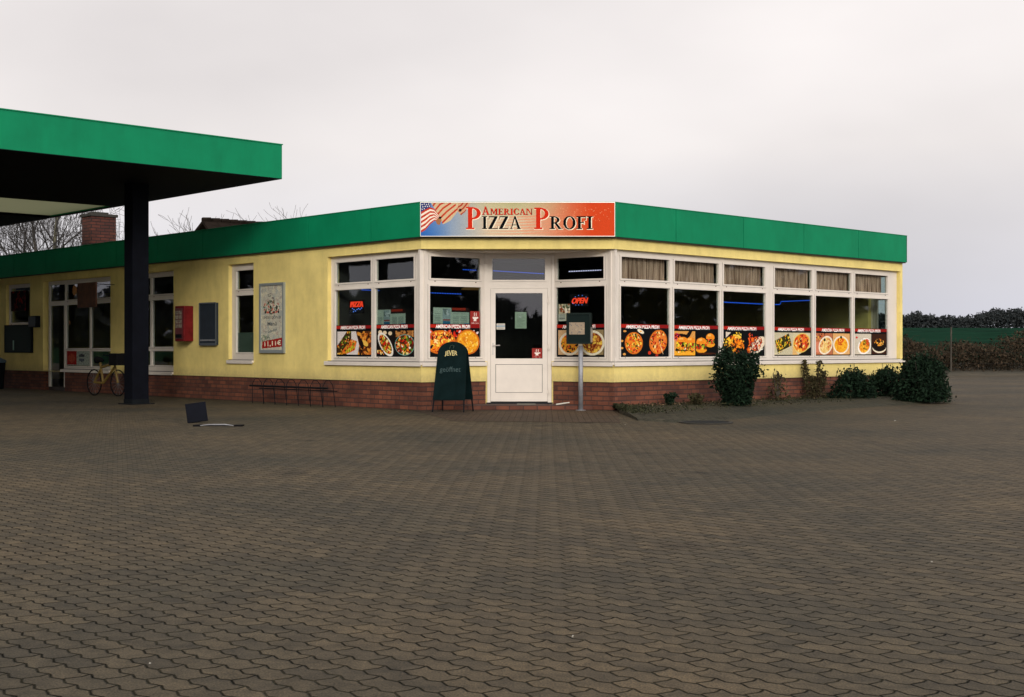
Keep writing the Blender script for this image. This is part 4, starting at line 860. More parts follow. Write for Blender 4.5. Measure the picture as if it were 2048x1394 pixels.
# neon signs hanging behind the glass
def textobj(name, s, fr, px0, px1, py0, py1, off, m, parent, skew=0, thick=.02, bold=.0):
    t, mn, mx = text_tris(s, bold); x0, x1 = fr.x(px0, off), fr.x(px1, off); z0, z1 = fr.z((px0+px1)/2, py1, off), fr.z((px0+px1)/2, py0, off)
    bm = bmesh.new()
    for tri in t:
        q = [((p[0]-mn[0])/(mx[0]-mn[0]), (p[1]-mn[1])/(mx[1]-mn[1])) for p in tri]
        a = [bm.verts.new((x0+(x1-x0)*(u+skew*v), off, z0+(z1-z0)*v)) for u, v in q]
        b = [bm.verts.new((p.co.x, off+thick, p.co.z)) for p in a]
        bm.faces.new(a); bm.faces.new(b[::-1])
        for k in range(3): bm.faces.new((a[k], b[k], b[(k+1) % 3], a[(k+1) % 3]))
    bmesh.ops.remove_doubles(bm, verts=bm.verts, dist=1e-5)
    return obj(name, bm, m, parent, fr.M)
def dots(fr, pts, off, r, m, parent, name):
    for px, py in pts:
        bm = bmesh.new(); bmesh.ops.create_icosphere(bm, subdivisions=1, radius=r, matrix=Matrix.Translation((fr.x(px, off), off, fr.z(px, py, off))))
        obj(name, bm, m, parent, fr.M)
ne = empty('open_sign', S2.w(S2.x(1158, .15), .15, 1.9)); tag(ne, 'glowing red OPEN sign ringed by small blue lights in the window right of the door', 'neon sign')
textobj('lettering', 'OPEN', S2, 1142, 1172.5, 595.5, 607, .15, neon_r, ne, .10, bold=.02)
dots(S2, [(1150.5, 593.5), (1157, 591), (1164.5, 591), (1172, 594), (1145.5, 607), (1151.5, 610), (1157.5, 610), (1164, 609.5)], .15, .008, neon_b, ne, 'blue_light')
obj('backing_board', B((S2.x(1139, .18), S2.x(1177, .18), .18, .19, S2.z(1158, 613, .18), S2.z(1158, 588, .18))), black_m, ne, S2.M)
npz = empty('pizza_neon_sign', FL_.w(LX(712, .2), .2, 1.9)); tag(npz, 'glowing red PIZZA sign with blue squiggles in the two bay window', 'neon sign')
textobj('lettering', 'PIZZA', FL_, 700, 725, 603, 614, .2, neon_r, npz, .05, bold=.03)
dots(FL_, [(705, 617), (708, 619.5), (711, 622), (714, 619), (717, 617), (720, 618.5), (707, 623.5), (723, 616)], .2, .011, neon_b, npz, 'blue_light')
obj('backing_board', B((LX(698, .23), LX(728, .23), .23, .24, FL_.z(712, 627, .23), FL_.z(712, 600, .23))), black_m, npz, FL_.M)

# LED strips inside
def strip(name, label, pts, m, r=.008):
    bm = bmesh.new(); V = [P(*p) for p in pts]
    for a, b in zip(V, V[1:]):
        n = max(1, int((b-a).length/.045))
        for k in range(n):
            c = a+(b-a)*((k+.5)/n); h = r
            e = (b-a).normalized()*.013
            tube(bm, [c-e, c+e], r, 5)
    tube(bm, [v+Vector((0, .012, 0)) for v in V], r*.8, 5, mi=1)
    o = obj(name, bm, [m, mat(name+'_rail', tuple(x*.3 for x in (.05, .1, .5)), .5, emit=(.02, .10, .8) if m is led_b else (.6, .6, 1), estr=.5)])
    return tag(o, label, 'light strip')
strip('light_strip', 'blue light strip inside the two bay window left of the entrance corner', [(690, 578.5, 26.2), (759, 581, 25.6)], led_b)
strip('light_strip', 'blue light strip in the window left of the door', [(858, 585.5, 24.9), (923, 588, 24.9)], led_b)
strip('light_strip', 'short blue light strip in the top pane left of the door', [(925, 539, 25.5), (953, 540.5, 25.5)], led_b)
strip('light_strip', 'blue light strip behind the pane over the door', [(986, 541.5, 25.6), (1088, 547.5, 25.6)], led_b)
strip('light_strip', 'white light strip in the top pane right of the door', [(1137, 543, 25.2), (1203, 540, 25.2)], led_w, .010)
strip('light_strip', 'blue light strip in the third pane of the right facade', [(1434, 603.5, 27.2), (1532, 608.5, 28.4)], led_b, .010)
strip('light_strip', 'stepped blue light strip in the fourth pane of the right facade', [(1545, 609, 28.8), (1560, 609, 29.2), (1562, 603, 29.2), (1623, 600.5, 30.0)], led_b, .009)

# curtains behind the upper panes of the right facade
cnames = ['first', 'second', 'third', 'fourth', 'fifth', 'sixth']
for i, (a, b) in enumerate(gx):
    bm = bmesh.new(); n = 60; w = (b-a-.04)*(.93 if i == 5 else 1); prev = None
    for k in range(n+1):
        x = a+.02+w*k/n; y = .20+.016*math.sin(k*1.9+i)+.008*math.sin(k*.7)
        cur = [bm.verts.new((x, y, 2.34)), bm.verts.new((x, y*.6+.08, 2.80))]
        if prev: bm.faces.new((prev[0], cur[0], cur[1], prev[1]))
        prev = cur
    o = obj('curtain', bm, curtain_m, None, FR_.M); s = o.modifiers.new('th', 'SOLIDIFY'); s.thickness = .003
    tag(o, 'brown pleated curtain in the upper pane of the %s bay from the entrance' % cnames[i], 'curtain', 'brown curtains in the upper panes')
# hanging lamps glimpsed inside left of the door
for nm, px, py, Yd, lbl in (('pendant_lamp', 946, 578, 26.0, 'yellowish pendant lamp glimpsed through the window left of the door'), ('pendant_lamp', 1490, 583, 28.8, 'brown pendant lamp glimpsed at the top of the third pane of the right facade')):
    p = P(px, py, Yd); e = empty(nm, p); tag(e, lbl, 'lamp')
    bm = bmesh.new(); tube(bm, [(0, 0, .10), (0, 0, .0)], [.05, .24], 16, cap=False); tube(bm, [(0, 0, .0), (0, 0, -.012)], [.24, .24], 16, cap=False)
    obj('shade', bm, mat(nm+'_shade', (.35, .2, .07), .6, emit=(.5, .25, .06), estr=.12), e)
    bm = bmesh.new(); tube(bm, [(0, 0, .10), (0, 0, 3.0-p.z)], .006, 5); obj('cord', bm, black_m, e)
# small tables and counter inside (dim)
ct = FR_.w(4.5, 4.2); e = empty('counter', ct, math.atan2(uR[1], uR[0])); tag(e, 'dark serving counter deep inside the restaurant', 'counter')
obj('body', B((-2, 2, -.3, .3, .0, 1.05)), inside_m, e); obj('top', B((-2.05, 2.05, -.36, .36, 1.05, 1.09)), floor_m, e); e.location.z = .10

# ------------------------------------------------------------------ canopy
zc = H+3.3; Cc = P(564, 357, 25.24); can = empty('station_canopy', (-7.5, 26, 0)); tag(can, 'large flat canopy with green fascia and dark underside carried by a dark column', 'canopy')
KF = Fr(Cc.x, Cc.y, *uR)        # x<0 runs toward the camera-left, y>0 runs away to the left
AL, BL = 15.5, 36.0; b0, b1 = 6.83, 10.37; th = .65
ft = .04
bm = bmesh.new()
box(bm, -AL, 0, 0, ft, zc, zc+th); box(bm, -ft, 0, ft, BL-ft, zc, zc+th); box(bm, -AL, 0, BL-ft, BL, zc, zc+th); box(bm, -AL, -AL+ft, ft, BL-ft, zc, zc+th)
obj('fascia', bm, green_m, can, KF.M)
bm = bmesh.new(); box(bm, -AL-.015, .015, -.015, .05, zc+th+.001, zc+th+.02); box(bm, -.05, .015, .05, BL, zc+th+.001, zc+th+.02); obj('edge_trim', bm, green_m, can, KF.M)
bm = bmesh.new(); box(bm, -AL+ft, -ft, ft, b0, zc+.03, zc+.20); box(bm, -AL+ft, -ft, b1, BL-ft, zc+.03, zc+.20)
box(bm, -AL, 0, 0, b0, zc-.012, zc-.001); box(bm, -AL, 0, b1, BL, zc-.012, zc-.001); box(bm, -.12, 0, b0, b1, zc-.012, zc-.001); obj('deck', bm, navy, can, KF.M)
bm = bmesh.new(); box(bm, -AL+ft, -ft, b0+.002, b1-.002, zc+.05, zc+.056)
obj('translucent_panel', bm, trans_m, can, KF.M)
cp = P(273, 697, 26.0); csz = .177
kx = (cp.x-Cc.x)*uR[0]+(cp.y-Cc.y)*uR[1]; ky = (cp.x-Cc.x)*KF.n[0]+(cp.y-Cc.y)*KF.n[1]
col = obj('column', B((kx-csz, kx+csz, ky-csz, ky+csz, 0, zc+.03)), navy, can, KF.M, bevel=.01)
for ax, ay in ((0, 14), (-12, 0), (-12, 14)): obj('column', B((kx+ax-csz, kx+ax+csz, ky+ay-csz, ky+ay+csz, 0, zc+.03)), navy, can, KF.M, bevel=.01)


# ------------------------------------------------------------------ things standing outside
obj('base_plate', B((kx-.26, kx+.26, ky-.26, ky+.26, 0, .018), (kx-csz-.006, kx+csz+.006, ky-csz-.006, ky+csz+.006, .018, .10)), darksteel, can, KF.M)
# A-board
fl_, fr_ = G(866, 824), G(927, 823); rr = G(950, 819)
ab = empty('a_board', ((fl_.x+fr_.x)/2, (fl_.y+fr_.y)/2, 0)); tag(ab, 'dark green arched A-board with yellow JEVER lettering and faint chalk writing', 'A-board')
yaw = R(-16); MA = Matrix.Translation((fl_.x*.5+fr_.x*.5+.085, 22.75, 0)) @ Matrix.Rotation(yaw, 4, 'Z')
def arch(w, z0, z1, n=20):
    r = w/2; pts = [(-w/2-.03, z0), (w/2+.03, z0)]
    pts += [(r*math.cos(a), z1-r*.78+r*.78*math.sin(a)) for a in [math.pi*k/n for k in range(n+1)]]
    return pts
def leaf(w, z0, z1, th, tilt, M0, name, m, parent):
    bm = bmesh.new(); pts = arch(w, z0, z1); a = [bm.verts.new((p[0], -th/2, p[1])) for p in pts]; b = [bm.verts.new((p[0], th/2, p[1])) for p in pts]
    bm.faces.new(a); bm.faces.new(b[::-1]); n = len(pts)
    for k in range(n): bm.faces.new((a[k], b[k], b[(k+1) % n], a[(k+1) % n]))
    return obj(name, bm, m, parent, M0 @ Matrix.Translation((0, 0, 1.22)) @ Matrix.Rotation(tilt, 4, 'X') @ Matrix.Translation((0, 0, -1.22)), bevel=.004)
tl = R(12.5)
fpan = leaf(.53, .19, 1.23, .025, -tl, MA, 'front_panel', boardgreen, ab)
rpan = leaf(.53, .19, 1.23, .025, tl, MA, 'rear_panel', boardgreen, ab)
for s in (-1, 1):
    for t_ in (-1, 1):
        bm = bmesh.new(); tube(bm, [(s*.27, 0, .30), (s*.285, 0, -.02)], .014, 6)
        obj('leg', bm, darksteel, ab, MA @ Matrix.Translation((0, 0, 1.22)) @ Matrix.Rotation(t_*tl, 4, 'X') @ Matrix.Translation((0, 0, -1.22)))
MF = MA @ Matrix.Translation((0, 0, 1.22)) @ Matrix.Rotation(-tl, 4, 'X') @ Matrix.Translation((0, 0, -1.22))
def plate_text(s, x0, x1, z0, z1, y, m, M0, name, parent, bold=.0, arcf=None):
    t, mn, mx = text_tris(s, bold); bm = bmesh.new()
    for tri in t:
        vs = []
        for p in tri:
            u = (p[0]-mn[0])/(mx[0]-mn[0]); v = (p[1]-mn[1])/(mx[1]-mn[1]); k = (1-(2*u-1)**2) if arcf else 0
            vs.append(bm.verts.new((x0+(x1-x0)*u, y, (z0+z1)/2+(v-.5)*(z1-z0)*(1+(arcf or 0)*(k-.5)))))
        bm.faces.new(vs)
    bmesh.ops.remove_doubles(bm, verts=bm.verts, dist=1e-5)
    return obj(name, bm, m, parent, M0)
plate_text('JEVER', -.13, .10, .955, 1.06, -.0165, mat('cream_letter', (.62, .52, .22), .6), MF, 'lettering', ab, bold=.012, arcf=.45)
chalk = mat('chalk', (.045, .085, .085), .9, var=.5, vscale=30)
plate_text('geöffnet', -.20, .18, .66, .78, -.0155, chalk, MF, 'chalk_writing', ab)
bm = bmesh.new(); cvx = bm
tube(bm, [(-.05, -.016, 1.10), (-.035, -.018, 1.15), (0, -.018, 1.165), (.03, -.018, 1.15), (.02, -.018, 1.105)], .004, 5); obj('crest', bm, mat('crest', (.03, .06, .04), .6), ab, MF)

# menu case on a post
pp = G(1161.5, 821); mp_ = empty('menu_post', pp); tag(mp_, 'grey steel post carrying a dark menu case with white sheet right of the door', 'menu post')
bm = bmesh.new(); tube(bm, [(0, 0, 0), (0, 0, 1.16)], .042, 14); obj('post', bm, steel, mp_, smooth=True)
bm = bmesh.new(); tube(bm, [(0, 0, 0), (0, 0, .012)], .09, 16); obj('base_plate', bm, steel, mp_)
sc = pp.y/F; z0, z1 = H+(697-688)*sc, H+(697-626)*sc
MB_ = Matrix.Translation(pp) @ Matrix.Rotation(R(-14), 4, 'Z')
x0, x1 = -.24, .20
obj('case', B((x0, x1, -.10, .05, z0, z1)), mat('case_dark', (.004, .011, .010), .6, spec=.1), mp_, MB_, bevel=.006)
obj('case_rim', B((x0, x0+.025, -.113, -.101, z0, z1), (x1-.025, x1, -.113, -.101, z0, z1), (x0+.025, x1-.025, -.113, -.101, z1-.03, z1), (x0+.025, x1-.025, -.113, -.101, z0, z0+.03)), mat('case_rim_dark', (.006, .014, .012), .5, spec=.15), mp_, MB_)
cv = Cv(.28, .215, 44, 34, (.60, .54, .46)); cv.bits(cv.rect(0, .28, 0, .215), 40, [(.5, .46, .42), (.66, .6, .5), (.42, .42, .42)], .005, .02); cv.build('menu_sheet', mp_, MB_, x0+.05, -.106, z0+.17, .004)
obj('case_edge_light', B((x1, x1+.006, -.10, .05, z0+.03, z0+.30)), alu, mp_, MB_)

# bicycle rack along the left wall
r0 = FL_.w(LX(500, -.5), -.5); r1 = FL_.w(LX(655, -.5), -.5); L = (r1-r0).length; fr = Fr(r0.x, r0.y, *uL)
rk = empty('bicycle_rack', (r0+r1)/2); tag(rk, 'low dark steel bicycle rack along the brick base of the left facade', 'bicycle rack')
bm = bmesh.new(); tube(bm, [(0, 0, .36), (L, 0, .36)], .020, 8); tube(bm, [(0, .22, .30), (L, .22, .30)], .012, 8); obj('rail', bm, darksteel, rk, fr.M)
for k in range(7):
    x = .12+k*(L-.24)/6; bm = bmesh.new(); tube(bm, [(x, -.02, .0), (x, -.02, .40), (x+.04, .02, .50), (x+.10, .06, .50), (x+.12, .12, .42), (x+.12, .18, .0)], .007, 6); obj('hoop', bm, darksteel, rk, fr.M)

# open drain hatch
hp = G(434, 853); hd = empty('open_hatch', hp); tag(hd, 'dark steel hatch lid propped upright beside a low metal rim on the paving', 'hatch')
lp = G(396, 846)
ML = Matrix.Translation(lp) @ Matrix.Rotation(R(12), 4, 'Z') @ Matrix.Rotation(R(-22), 4, 'X') @ Matrix.Rotation(R(-8), 4, 'Y')
obj('lid', B((-.15, .15, -.012, .012, .015, .32)), navy, hd, ML, bevel=.005)
obj('lid_rib', B((-.12, .12, .0125, .03, .06, .09), (-.12, .12, .0125, .03, .20, .23)), darksteel, hd, ML)
Mh = Matrix.Translation(hp)
bm = bmesh.new(); tube(bm, [(-.24, 0, .012), (-.12, -.03, .028), (.12, -.03, .030), (.24, 0, .012)], [.006, .009, .009, .006], 6); obj('rim', bm, steel, hd, Mh)
obj('frame', B((-.34, -.24, -.02, .14, 0, .022), (.24, .36, -.02, .14, 0, .022), (-.24, .24, .10, .14, 0, .015)), black_m, hd, Mh)

# drain cover by the planting bed
dp_ = G(1412, 846); dr = empty('drain_cover', dp_); tag(dr, 'round dark drain cover in the paving before the big bush', 'drain cover')
bm = bmesh.new(); tube(bm, [(0, 0, .004), (0, 0, .016)], [.34, .33], 28); obj('cover', bm, darksteel, dr)
bm = bmesh.new()
for k in range(28):
    a, b = 2*math.pi*k/28, 2*math.pi*(k+1)/28
    prism(bm, [(.35*math.cos(a), .35*math.sin(a)), (.40*math.cos(a), .40*math.sin(a)), (.40*math.cos(b), .40*math.sin(b)), (.35*math.cos(b), .35*math.sin(b))], .003, .020)
obj('ring', bm, concrete, dr)

# yellow bicycle under the canopy
bp0 = FL_.w(LX(200, -.9), -.75); bk = empty('bicycle', bp0, math.atan2(uL[1], uL[0])+R(6)); tag(bk, 'yellow bicycle with a dark front basket parked in the shade behind the column', 'bicycle')
def wheel(x):
    bm = bmesh.new(); n = 28; pts = [(x+.30*math.cos(2*math.pi*k/n), 0, .31+.30*math.sin(2*math.pi*k/n)) for k in range(n+1)]; tube(bm, pts, .016, 6, cap=False); w = obj('wheel', bm, black_m, bk)
    bm = bmesh.new()
    for k in range(14): a = 2*math.pi*k/14; tube(bm, [(x, 0, .31), (x+.29*math.cos(a), 0, .31+.29*math.sin(a))], .002, 3)
    obj('spokes', bm, steel, w)
wheel(-.5); wheel(.5)
bm = bmesh.new()
for a, b in (((-.5, 0, .31), (-.22, 0, .62)), ((-.5, 0, .31), (-.12, 0, .30)), ((-.12, 0, .30), (-.24, 0, .78)), ((-.12, 0, .30), (.34, 0, .66)), ((-.22, 0, .66), (.32, 0, .76)), ((.50, 0, .31), (.30, 0, .90))): tube(bm, [a, b], .028, 8)
obj('frame', bm, yel_paint, bk)
bm = bmesh.new(); tube(bm, [(.30, -.26, .96), (.32, 0, .93), (.30, .26, .96)], .014, 6); tube(bm, [(.32, 0, .93), (.31, 0, .86)], .016, 6); obj('handlebar', bm, darksteel, bk)
bm = bmesh.new(); tube(bm, [(-.38, 0, .84), (-.28, 0, .85), (-.12, 0, .83)], [.09, .07, .03], 8); obj('saddle', bm, black_m, bk)
bm = B((.38, .72, -.18, .18, .72, 1.0)); obj('basket', bm, black_m, bk, bevel=.02)

# white door wedge stick and mat
obj_ = obj('door_mat', B((-.17, .17, -.12, .12, 0, .012)), mat('mat_grey', (.16, .15, .12), .9), None, Matrix.Translation((.26, 23.75, .087))); tag(obj_, 'small pale door mat on the step below the entrance door', 'door mat')
bm = bmesh.new(); tube(bm, [(0, 0, .01), (.24, -.03, .045)], .012, 6)
tag(obj('door_wedge', bm, paper, None, Matrix.Translation((.80, 23.55, .087))), 'thin pale stick lying on the step right of the door', 'stick')
# scraps of litter
scrap_m = mat('dirty_paper', (.30, .29, .25), .9)
def scrap(px, py, s, lbl):
    s *= .6; g = G(px, py); bm = bmesh.new(); n = 5
    v = [bm.verts.new((s*math.cos(6.283*k/n)*random.uniform(.6, 1.2), s*math.sin(6.283*k/n)*random.uniform(.5, 1.1), random.uniform(.006, .02))) for k in range(n)]
    c = bm.verts.new((0, 0, .016))
    for k in range(n): bm.faces.new((v[k], v[(k+1) % n], c))
    tag(obj('paper_scrap', bm, scrap_m, None, Matrix.Translation(g)), lbl, 'litter', 'paper scraps on the paving')
scrap(1145, 1278, .010, 'tiny white scrap lying in the foreground paving near the bottom middle'); scrap(1250, 851, .03, 'white scrap on the paving before the right brick corner')
scrap(1863, 1128, .010, 'tiny pale scrap on the paving at the right'); scrap(1790, 843, .035, 'white scrap on the paving before the dark spreading bushes'); scrap(1411, 1219, .012, 'pale scrap on the paving right of the middle'); scrap(300, 1334, .010, 'tiny pale scrap on the paving at the lower left')

def leafcloud(bm, n, fn, s0, s1, flat_=.5):
    for _ in range(n):
        p = fn(); s = random.uniform(s0, s1); a = Vector((random.gauss(0, 1), random.gauss(0, 1), random.gauss(0, 1)*flat_)).normalized(); b = a.orthogonal().normalized()
        b = (b*math.cos(random.random()*6.28)+a.cross(b)*math.sin(random.random()*6.28)); c = a.cross(b)
        bm.faces.new([bm.verts.new(p+b*s), bm.verts.new(p+c*s*.45), bm.verts.new(p-b*s), bm.verts.new(p-c*s*.45)])
# ------------------------------------------------------------------ ground
def sheet(name, pts, z, m, kind='structure', sub=0):
    bm = bmesh.new(); vs = [bm.verts.new((p[0], p[1], z)) for p in pts]; bm.faces.new(vs); bmesh.ops.triangulate(bm, faces=bm.faces[:]); return tag(obj(name, bm, m), None, None, None, kind)
sheet('ground', [(-1500, -1500), (1500, -1500), (1500, 1500), (-1500, 1500)], -.06, earth)
sheet('paved_yard', [(-70, -30), (70, -30), (70, 53), (-70, 53)], 0, paver_m)
sheet('entrance_apron', [G(905, 842)[:2], G(1240, 846)[:2], (1.9, 23.26), (1.83, 23.19), (-1.66, 23.19), (-1.75, 23.2)], .004, apron_m)
# field rising behind
bm = bmesh.new(); nx_, ny_ = 60, 40; gr = []
for j in range(ny_+1):
    yy = 57+(j/ny_)**1.8*1150; row = []
    for i in range(nx_+1):
        xx = -700+1500*i/nx_; base = -.05 if j == 0 else (max(.1, .9+.0172*(yy-62)) if yy < 720 else 12.2-.004*(yy-720))
        row.append(bm.verts.new((xx, yy, base+.35*math.sin(xx*.013+yy*.02)*(yy/400))))
    gr.append(row)
for j in range(ny_):
    for i in range(nx_): bm.faces.new((gr[j][i], gr[j][i+1], gr[j+1][i+1], gr[j+1][i]))
tag(obj('field', bm, field_m, smooth=True), None, None, None, 'structure')
# planting bed: low mound along the right facade
front = [G(1240, 827), G(1278, 842), G(1350, 846), G(1440, 843), G(1520, 833), G(1640, 822), G(1760, 813), G(1850, 808), G(1893, 800)]
bm = bmesh.new(); rows = []
for k, g in enumerate(front):
    # matching point on the wall
    t_ = max(0.0, min(RLEN, (g.x-1.82)*uR[0]+(g.y-23.22)*uR[1])); wpt = FR_.w(t_ if k < len(front)-1 else RLEN+.4, -.0)
    rows.append([g+Vector((0, 0, -.005)), g.lerp(wpt, .08)+Vector((0, 0, .035)), g.lerp(wpt, .5)+Vector((0, 0, .06+.02*math.sin(k*2.1))), wpt+Vector((0, 0, .07))])
rv = [[bm.verts.new(p) for p in r] for r in rows]
for a, b in zip(rv, rv[1:]):
    for i in range(3): bm.faces.new((a[i], b[i], b[i+1], a[i+1]))
tag(obj('planting_bed', bm, paver_mat('mossy_pavers', (.062, .060, .044), (.040, .042, .032), (.012, .014, .010), ang=R(46.5), L=.2, W=.1, amp=.009)), None, None, None, 'structure')
# dead leaves and debris along the wall foot
bm = bmesh.new()
for k in range(420):
    t_ = random.uniform(.2, 9.6) if k > 220 else random.uniform(.3, 3.6); p = FR_.w(t_, -random.uniform(.03, .5)**1.3-.05, .085+random.uniform(-.015, .01)); s = random.uniform(.008, .022); a = random.uniform(0, 6.28)
    bm.faces.new([bm.verts.new(p+Vector((s*math.cos(a+q), s*math.sin(a+q)*.7, random.uniform(0, .02)))) for q in (0, 1.57, 3.14, 4.71)])
tag(obj('fallen_leaves', bm, dry_l), 'dead leaves and debris along the foot of the right brick wall', 'leaves', None, 'stuff')
bm = bmesh.new()
def lowweed():
    k = random.randrange(len(rows)-1); t = random.random(); q = 1-.62*random.random()**1.6; a_, b_2 = rows[k], rows[k+1]
    p = a_[0].lerp(b_2[0], t).lerp(a_[3].lerp(b_2[3], t), q); p.z = .02+.05*min(1, q*2)+random.random()**2*.06; return p
leafcloud(bm, 5200, lowweed, .008, .028, 1)
tag(obj('ground_cover', bm, leaf_mat('moss_weeds', (.012, .016, .008), (.05, .05, .025))), 'low moss and weeds along the wall side of the planting bed', 'ground cover', None, 'stuff')
# grass verge and bramble scrub at the yard edge
bm = bmesh.new(); vs = [[bm.verts.new((x, y, z)) for y, z in ((52.6, .0), (53.4, .10), (55, .22), (58, .5))] for x in range(-60, 81, 4)]
for a, b in zip(vs, vs[1:]):
    for i in range(3): bm.faces.new((a[i], b[i], b[i+1], a[i+1]))
tag(obj('grass_verge', bm, mat('verge', (.06, .048, .028), .95, var=.5, vscale=1.2, var2=(.025, .024, .014))), None, None, None, 'structure')

# scrub
bm = bmesh.new()
def scr():
    x = random.uniform(8, 32); y = random.uniform(54, 57.5); top = 1.12+.2*math.sin(x*.9)+.22*math.sin(x*2.3+1)+.12*math.sin(x*5.1)+.08*(x-16)/6+(y-54)*.06; return Vector((x, y, .1+random.random()**.75*top))
leafcloud(bm, 48000, scr, .03, .09, 1)
for _ in range(2200):
    p = scr(); q = p+Vector((random.gauss(0, .25), random.gauss(0, .2), random.uniform(.05, .35))); m_ = (p+q)/2+Vector((0, 0, .1)); tube(bm, [p, m_, q], [.008, .006, .003], 3, cap=False)
tag(obj('bramble_scrub', bm, scrub_l), 'brown bramble scrub along the far edge of the yard', 'scrub', None, 'stuff')
# wire fence
fe = empty('wire_fence', (18, 53.9, 0)); tag(fe, 'thin wire fence with dark posts before the field', 'fence')
for px in (10.9, 14.6, P(1902, 697, 53.9).x, 21.9, 25.6):
    bm = bmesh.new(); tube(bm, [(px, 53.9, 0), (px+.01, 53.9, 2.0)], [.035, .03], 7); obj('post', bm, bark, fe, Matrix())
for z in (.5, .95, 1.4, 1.85):
    bm = bmesh.new(); tube(bm, [(10.9, 53.9, z), (18.2, 53.9, z-.02), (25.6, 53.9, z)], .006, 4); obj('wire', bm, darksteel, fe, Matrix())

# shrubs ------------------------------------------------------------
def shrub(name, label, cat, base, h, w, n, m, prof, s0=.02, s1=.05, stems=7, group=None, d=None):
    e = empty(name, base); tag(e, label, cat, group); d = d or w
    bm = bmesh.new()
    clumps = [(random.uniform(0, 6.28), random.uniform(.15, 1), random.random()) for _ in range(34)]
    def f():
        a, r, hh = random.choice(clumps); z = hh; rr = prof(z)
        c = Vector((math.cos(a)*r*rr*w/2, math.sin(a)*r*rr*d/2, z*h)); return c+Vector((random.gauss(0, w*.085), random.gauss(0, d*.085), random.gauss(0, h*.07)+.02))
    def f2():
        z = random.random()*.96; rr = prof(z)*random.random()**.4; a = random.uniform(0, 6.28); return Vector((math.cos(a)*rr*w/2, math.sin(a)*rr*d/2, z*h))
    leafcloud(bm, n//2, f, s0, s1, 1); leafcloud(bm, n//2, f2, s0, s1, 1)
    for v in bm.verts: v.co.z = max(v.co.z, .012)
    obj('foliage', bm, m, e)
    bm = bmesh.new()
    for _ in range(stems):
        a = random.uniform(0, 6.28); r = prof(.8)*random.uniform(.2, 1)
        tube(bm, [(0, 0, -.02), (math.cos(a)*r*w*.25, math.sin(a)*r*d*.25, h*.45), (math.cos(a)*r*w*.5, math.sin(a)*r*d*.5, h*random.uniform(.9, 1.1))], [.018, .012, .004], 4)
    obj('stem', bm, bark, e); return e
def onbed(px, off): t_ = FR_.x(px, -off); return FR_.w(t_, -off, .055)
b = onbed(1473, 1.0); sc = F/b.y
shrub('evergreen_shrub', 'tall dark evergreen bush in front of the third window bay', 'bush', b, 108/sc, 88/sc, 9000, leaf_g, lambda z: .62+.42*min(1, z*1.5) if z < .9 else .9, .02, .045)
b = onbed(1627, .35); sc = F/b.y
def twostem(name, label, px, off, hpx, wpx, n):
    b = onbed(px, off); sc = F/b.y; h = hpx/sc; w = wpx/sc; e = empty(name, b); tag(e, label, 'plant')
    bm = bmesh.new(); arms = [(-.28, 1.0), (.22, .98), (.42, .72), (-.05, .6)]
    def f():
        a, t1 = random.choice(arms); t = random.random()**.8*t1; return Vector((a*w*(.5+.5*t)+random.gauss(0, w*.09*(1.3-t)), random.gauss(0, .07), t*h))
    leafcloud(bm, n, f, .014, .036, 1)
    for v in bm.verts: v.co.z = max(v.co.z, .012)
    obj('foliage', bm, leaf_b, e)
    bm = bmesh.new()
    for a, t1 in arms: tube(bm, [(a*w*.5, 0, -.02), (a*w*.7, 0, h*.5*t1), (a*w, 0, h*t1*1.03)], [.012, .009, .003], 4)
    obj('stem', bm, twig, e)
twostem('climbing_plant', 'leggy brown-green plant with two tall shoots against the right facade wall', 1626, .25, 78, 60, 2600)
for px, off, hp_, wp, nm, lb, n, m in (
    (1706, .75, 54, 92, 'low_shrub', 'low dark bush right of the leggy two-shoot plant', 4200, leaf_g),
    (1772, .60, 54, 84, 'low_shrub', 'low dark bush below the last window bay', 3800, leaf_g),
    (1844, .25, 84, 118, 'spreading_shrub', 'large dark spreading bush around the right corner of the building', 9000, leaf_g),
    (1340, .25, 22, 26, 'weed_tuft', 'small weed tuft at the brick wall left of the big evergreen bush', 500, leaf_g),
    (1392, .5, 20, 34, 'weed_tuft', 'weed tuft at the left foot of the big evergreen bush', 600, leaf_b),
    (1556, .3, 56, 46, 'thin_shrub', 'thin reddish twiggy shrub right of the big evergreen bush', 320, leaf_b),
    (1880, .9, 38, 30, 'low_shrub', 'bright tipped low bush at the far right end of the bed', 900, leaf_b)):
    b = onbed(px, off) if px < 1800 else G(px, 806 if px < 1860 else 800)+Vector((0, 0, .02)); sc = F/b.y
    shrub(nm, lb, 'bush', b, hp_/sc, wp/sc, n, m, (lambda z: max(.12, 1-z*z)**.5) if 'weed' not in nm else (lambda z: .3+.7*z), .02, .05)
for px, lb in ((1709, 'thin dry stem against the yellow wall below the fifth bay'), (1766, 'thin dry stem against the yellow wall below the last bay')):
    b = onbed(px, .04); bm = bmesh.new(); tube(bm, [(0, 0, 0), (.02, 0, .4), (-.01, 0, .72)], [.010, .009, .006], 5); tag(obj('dry_stem', bm, twig, None, Matrix.Translation(b)), lb, 'plant stem', 'dry stems on the right facade')

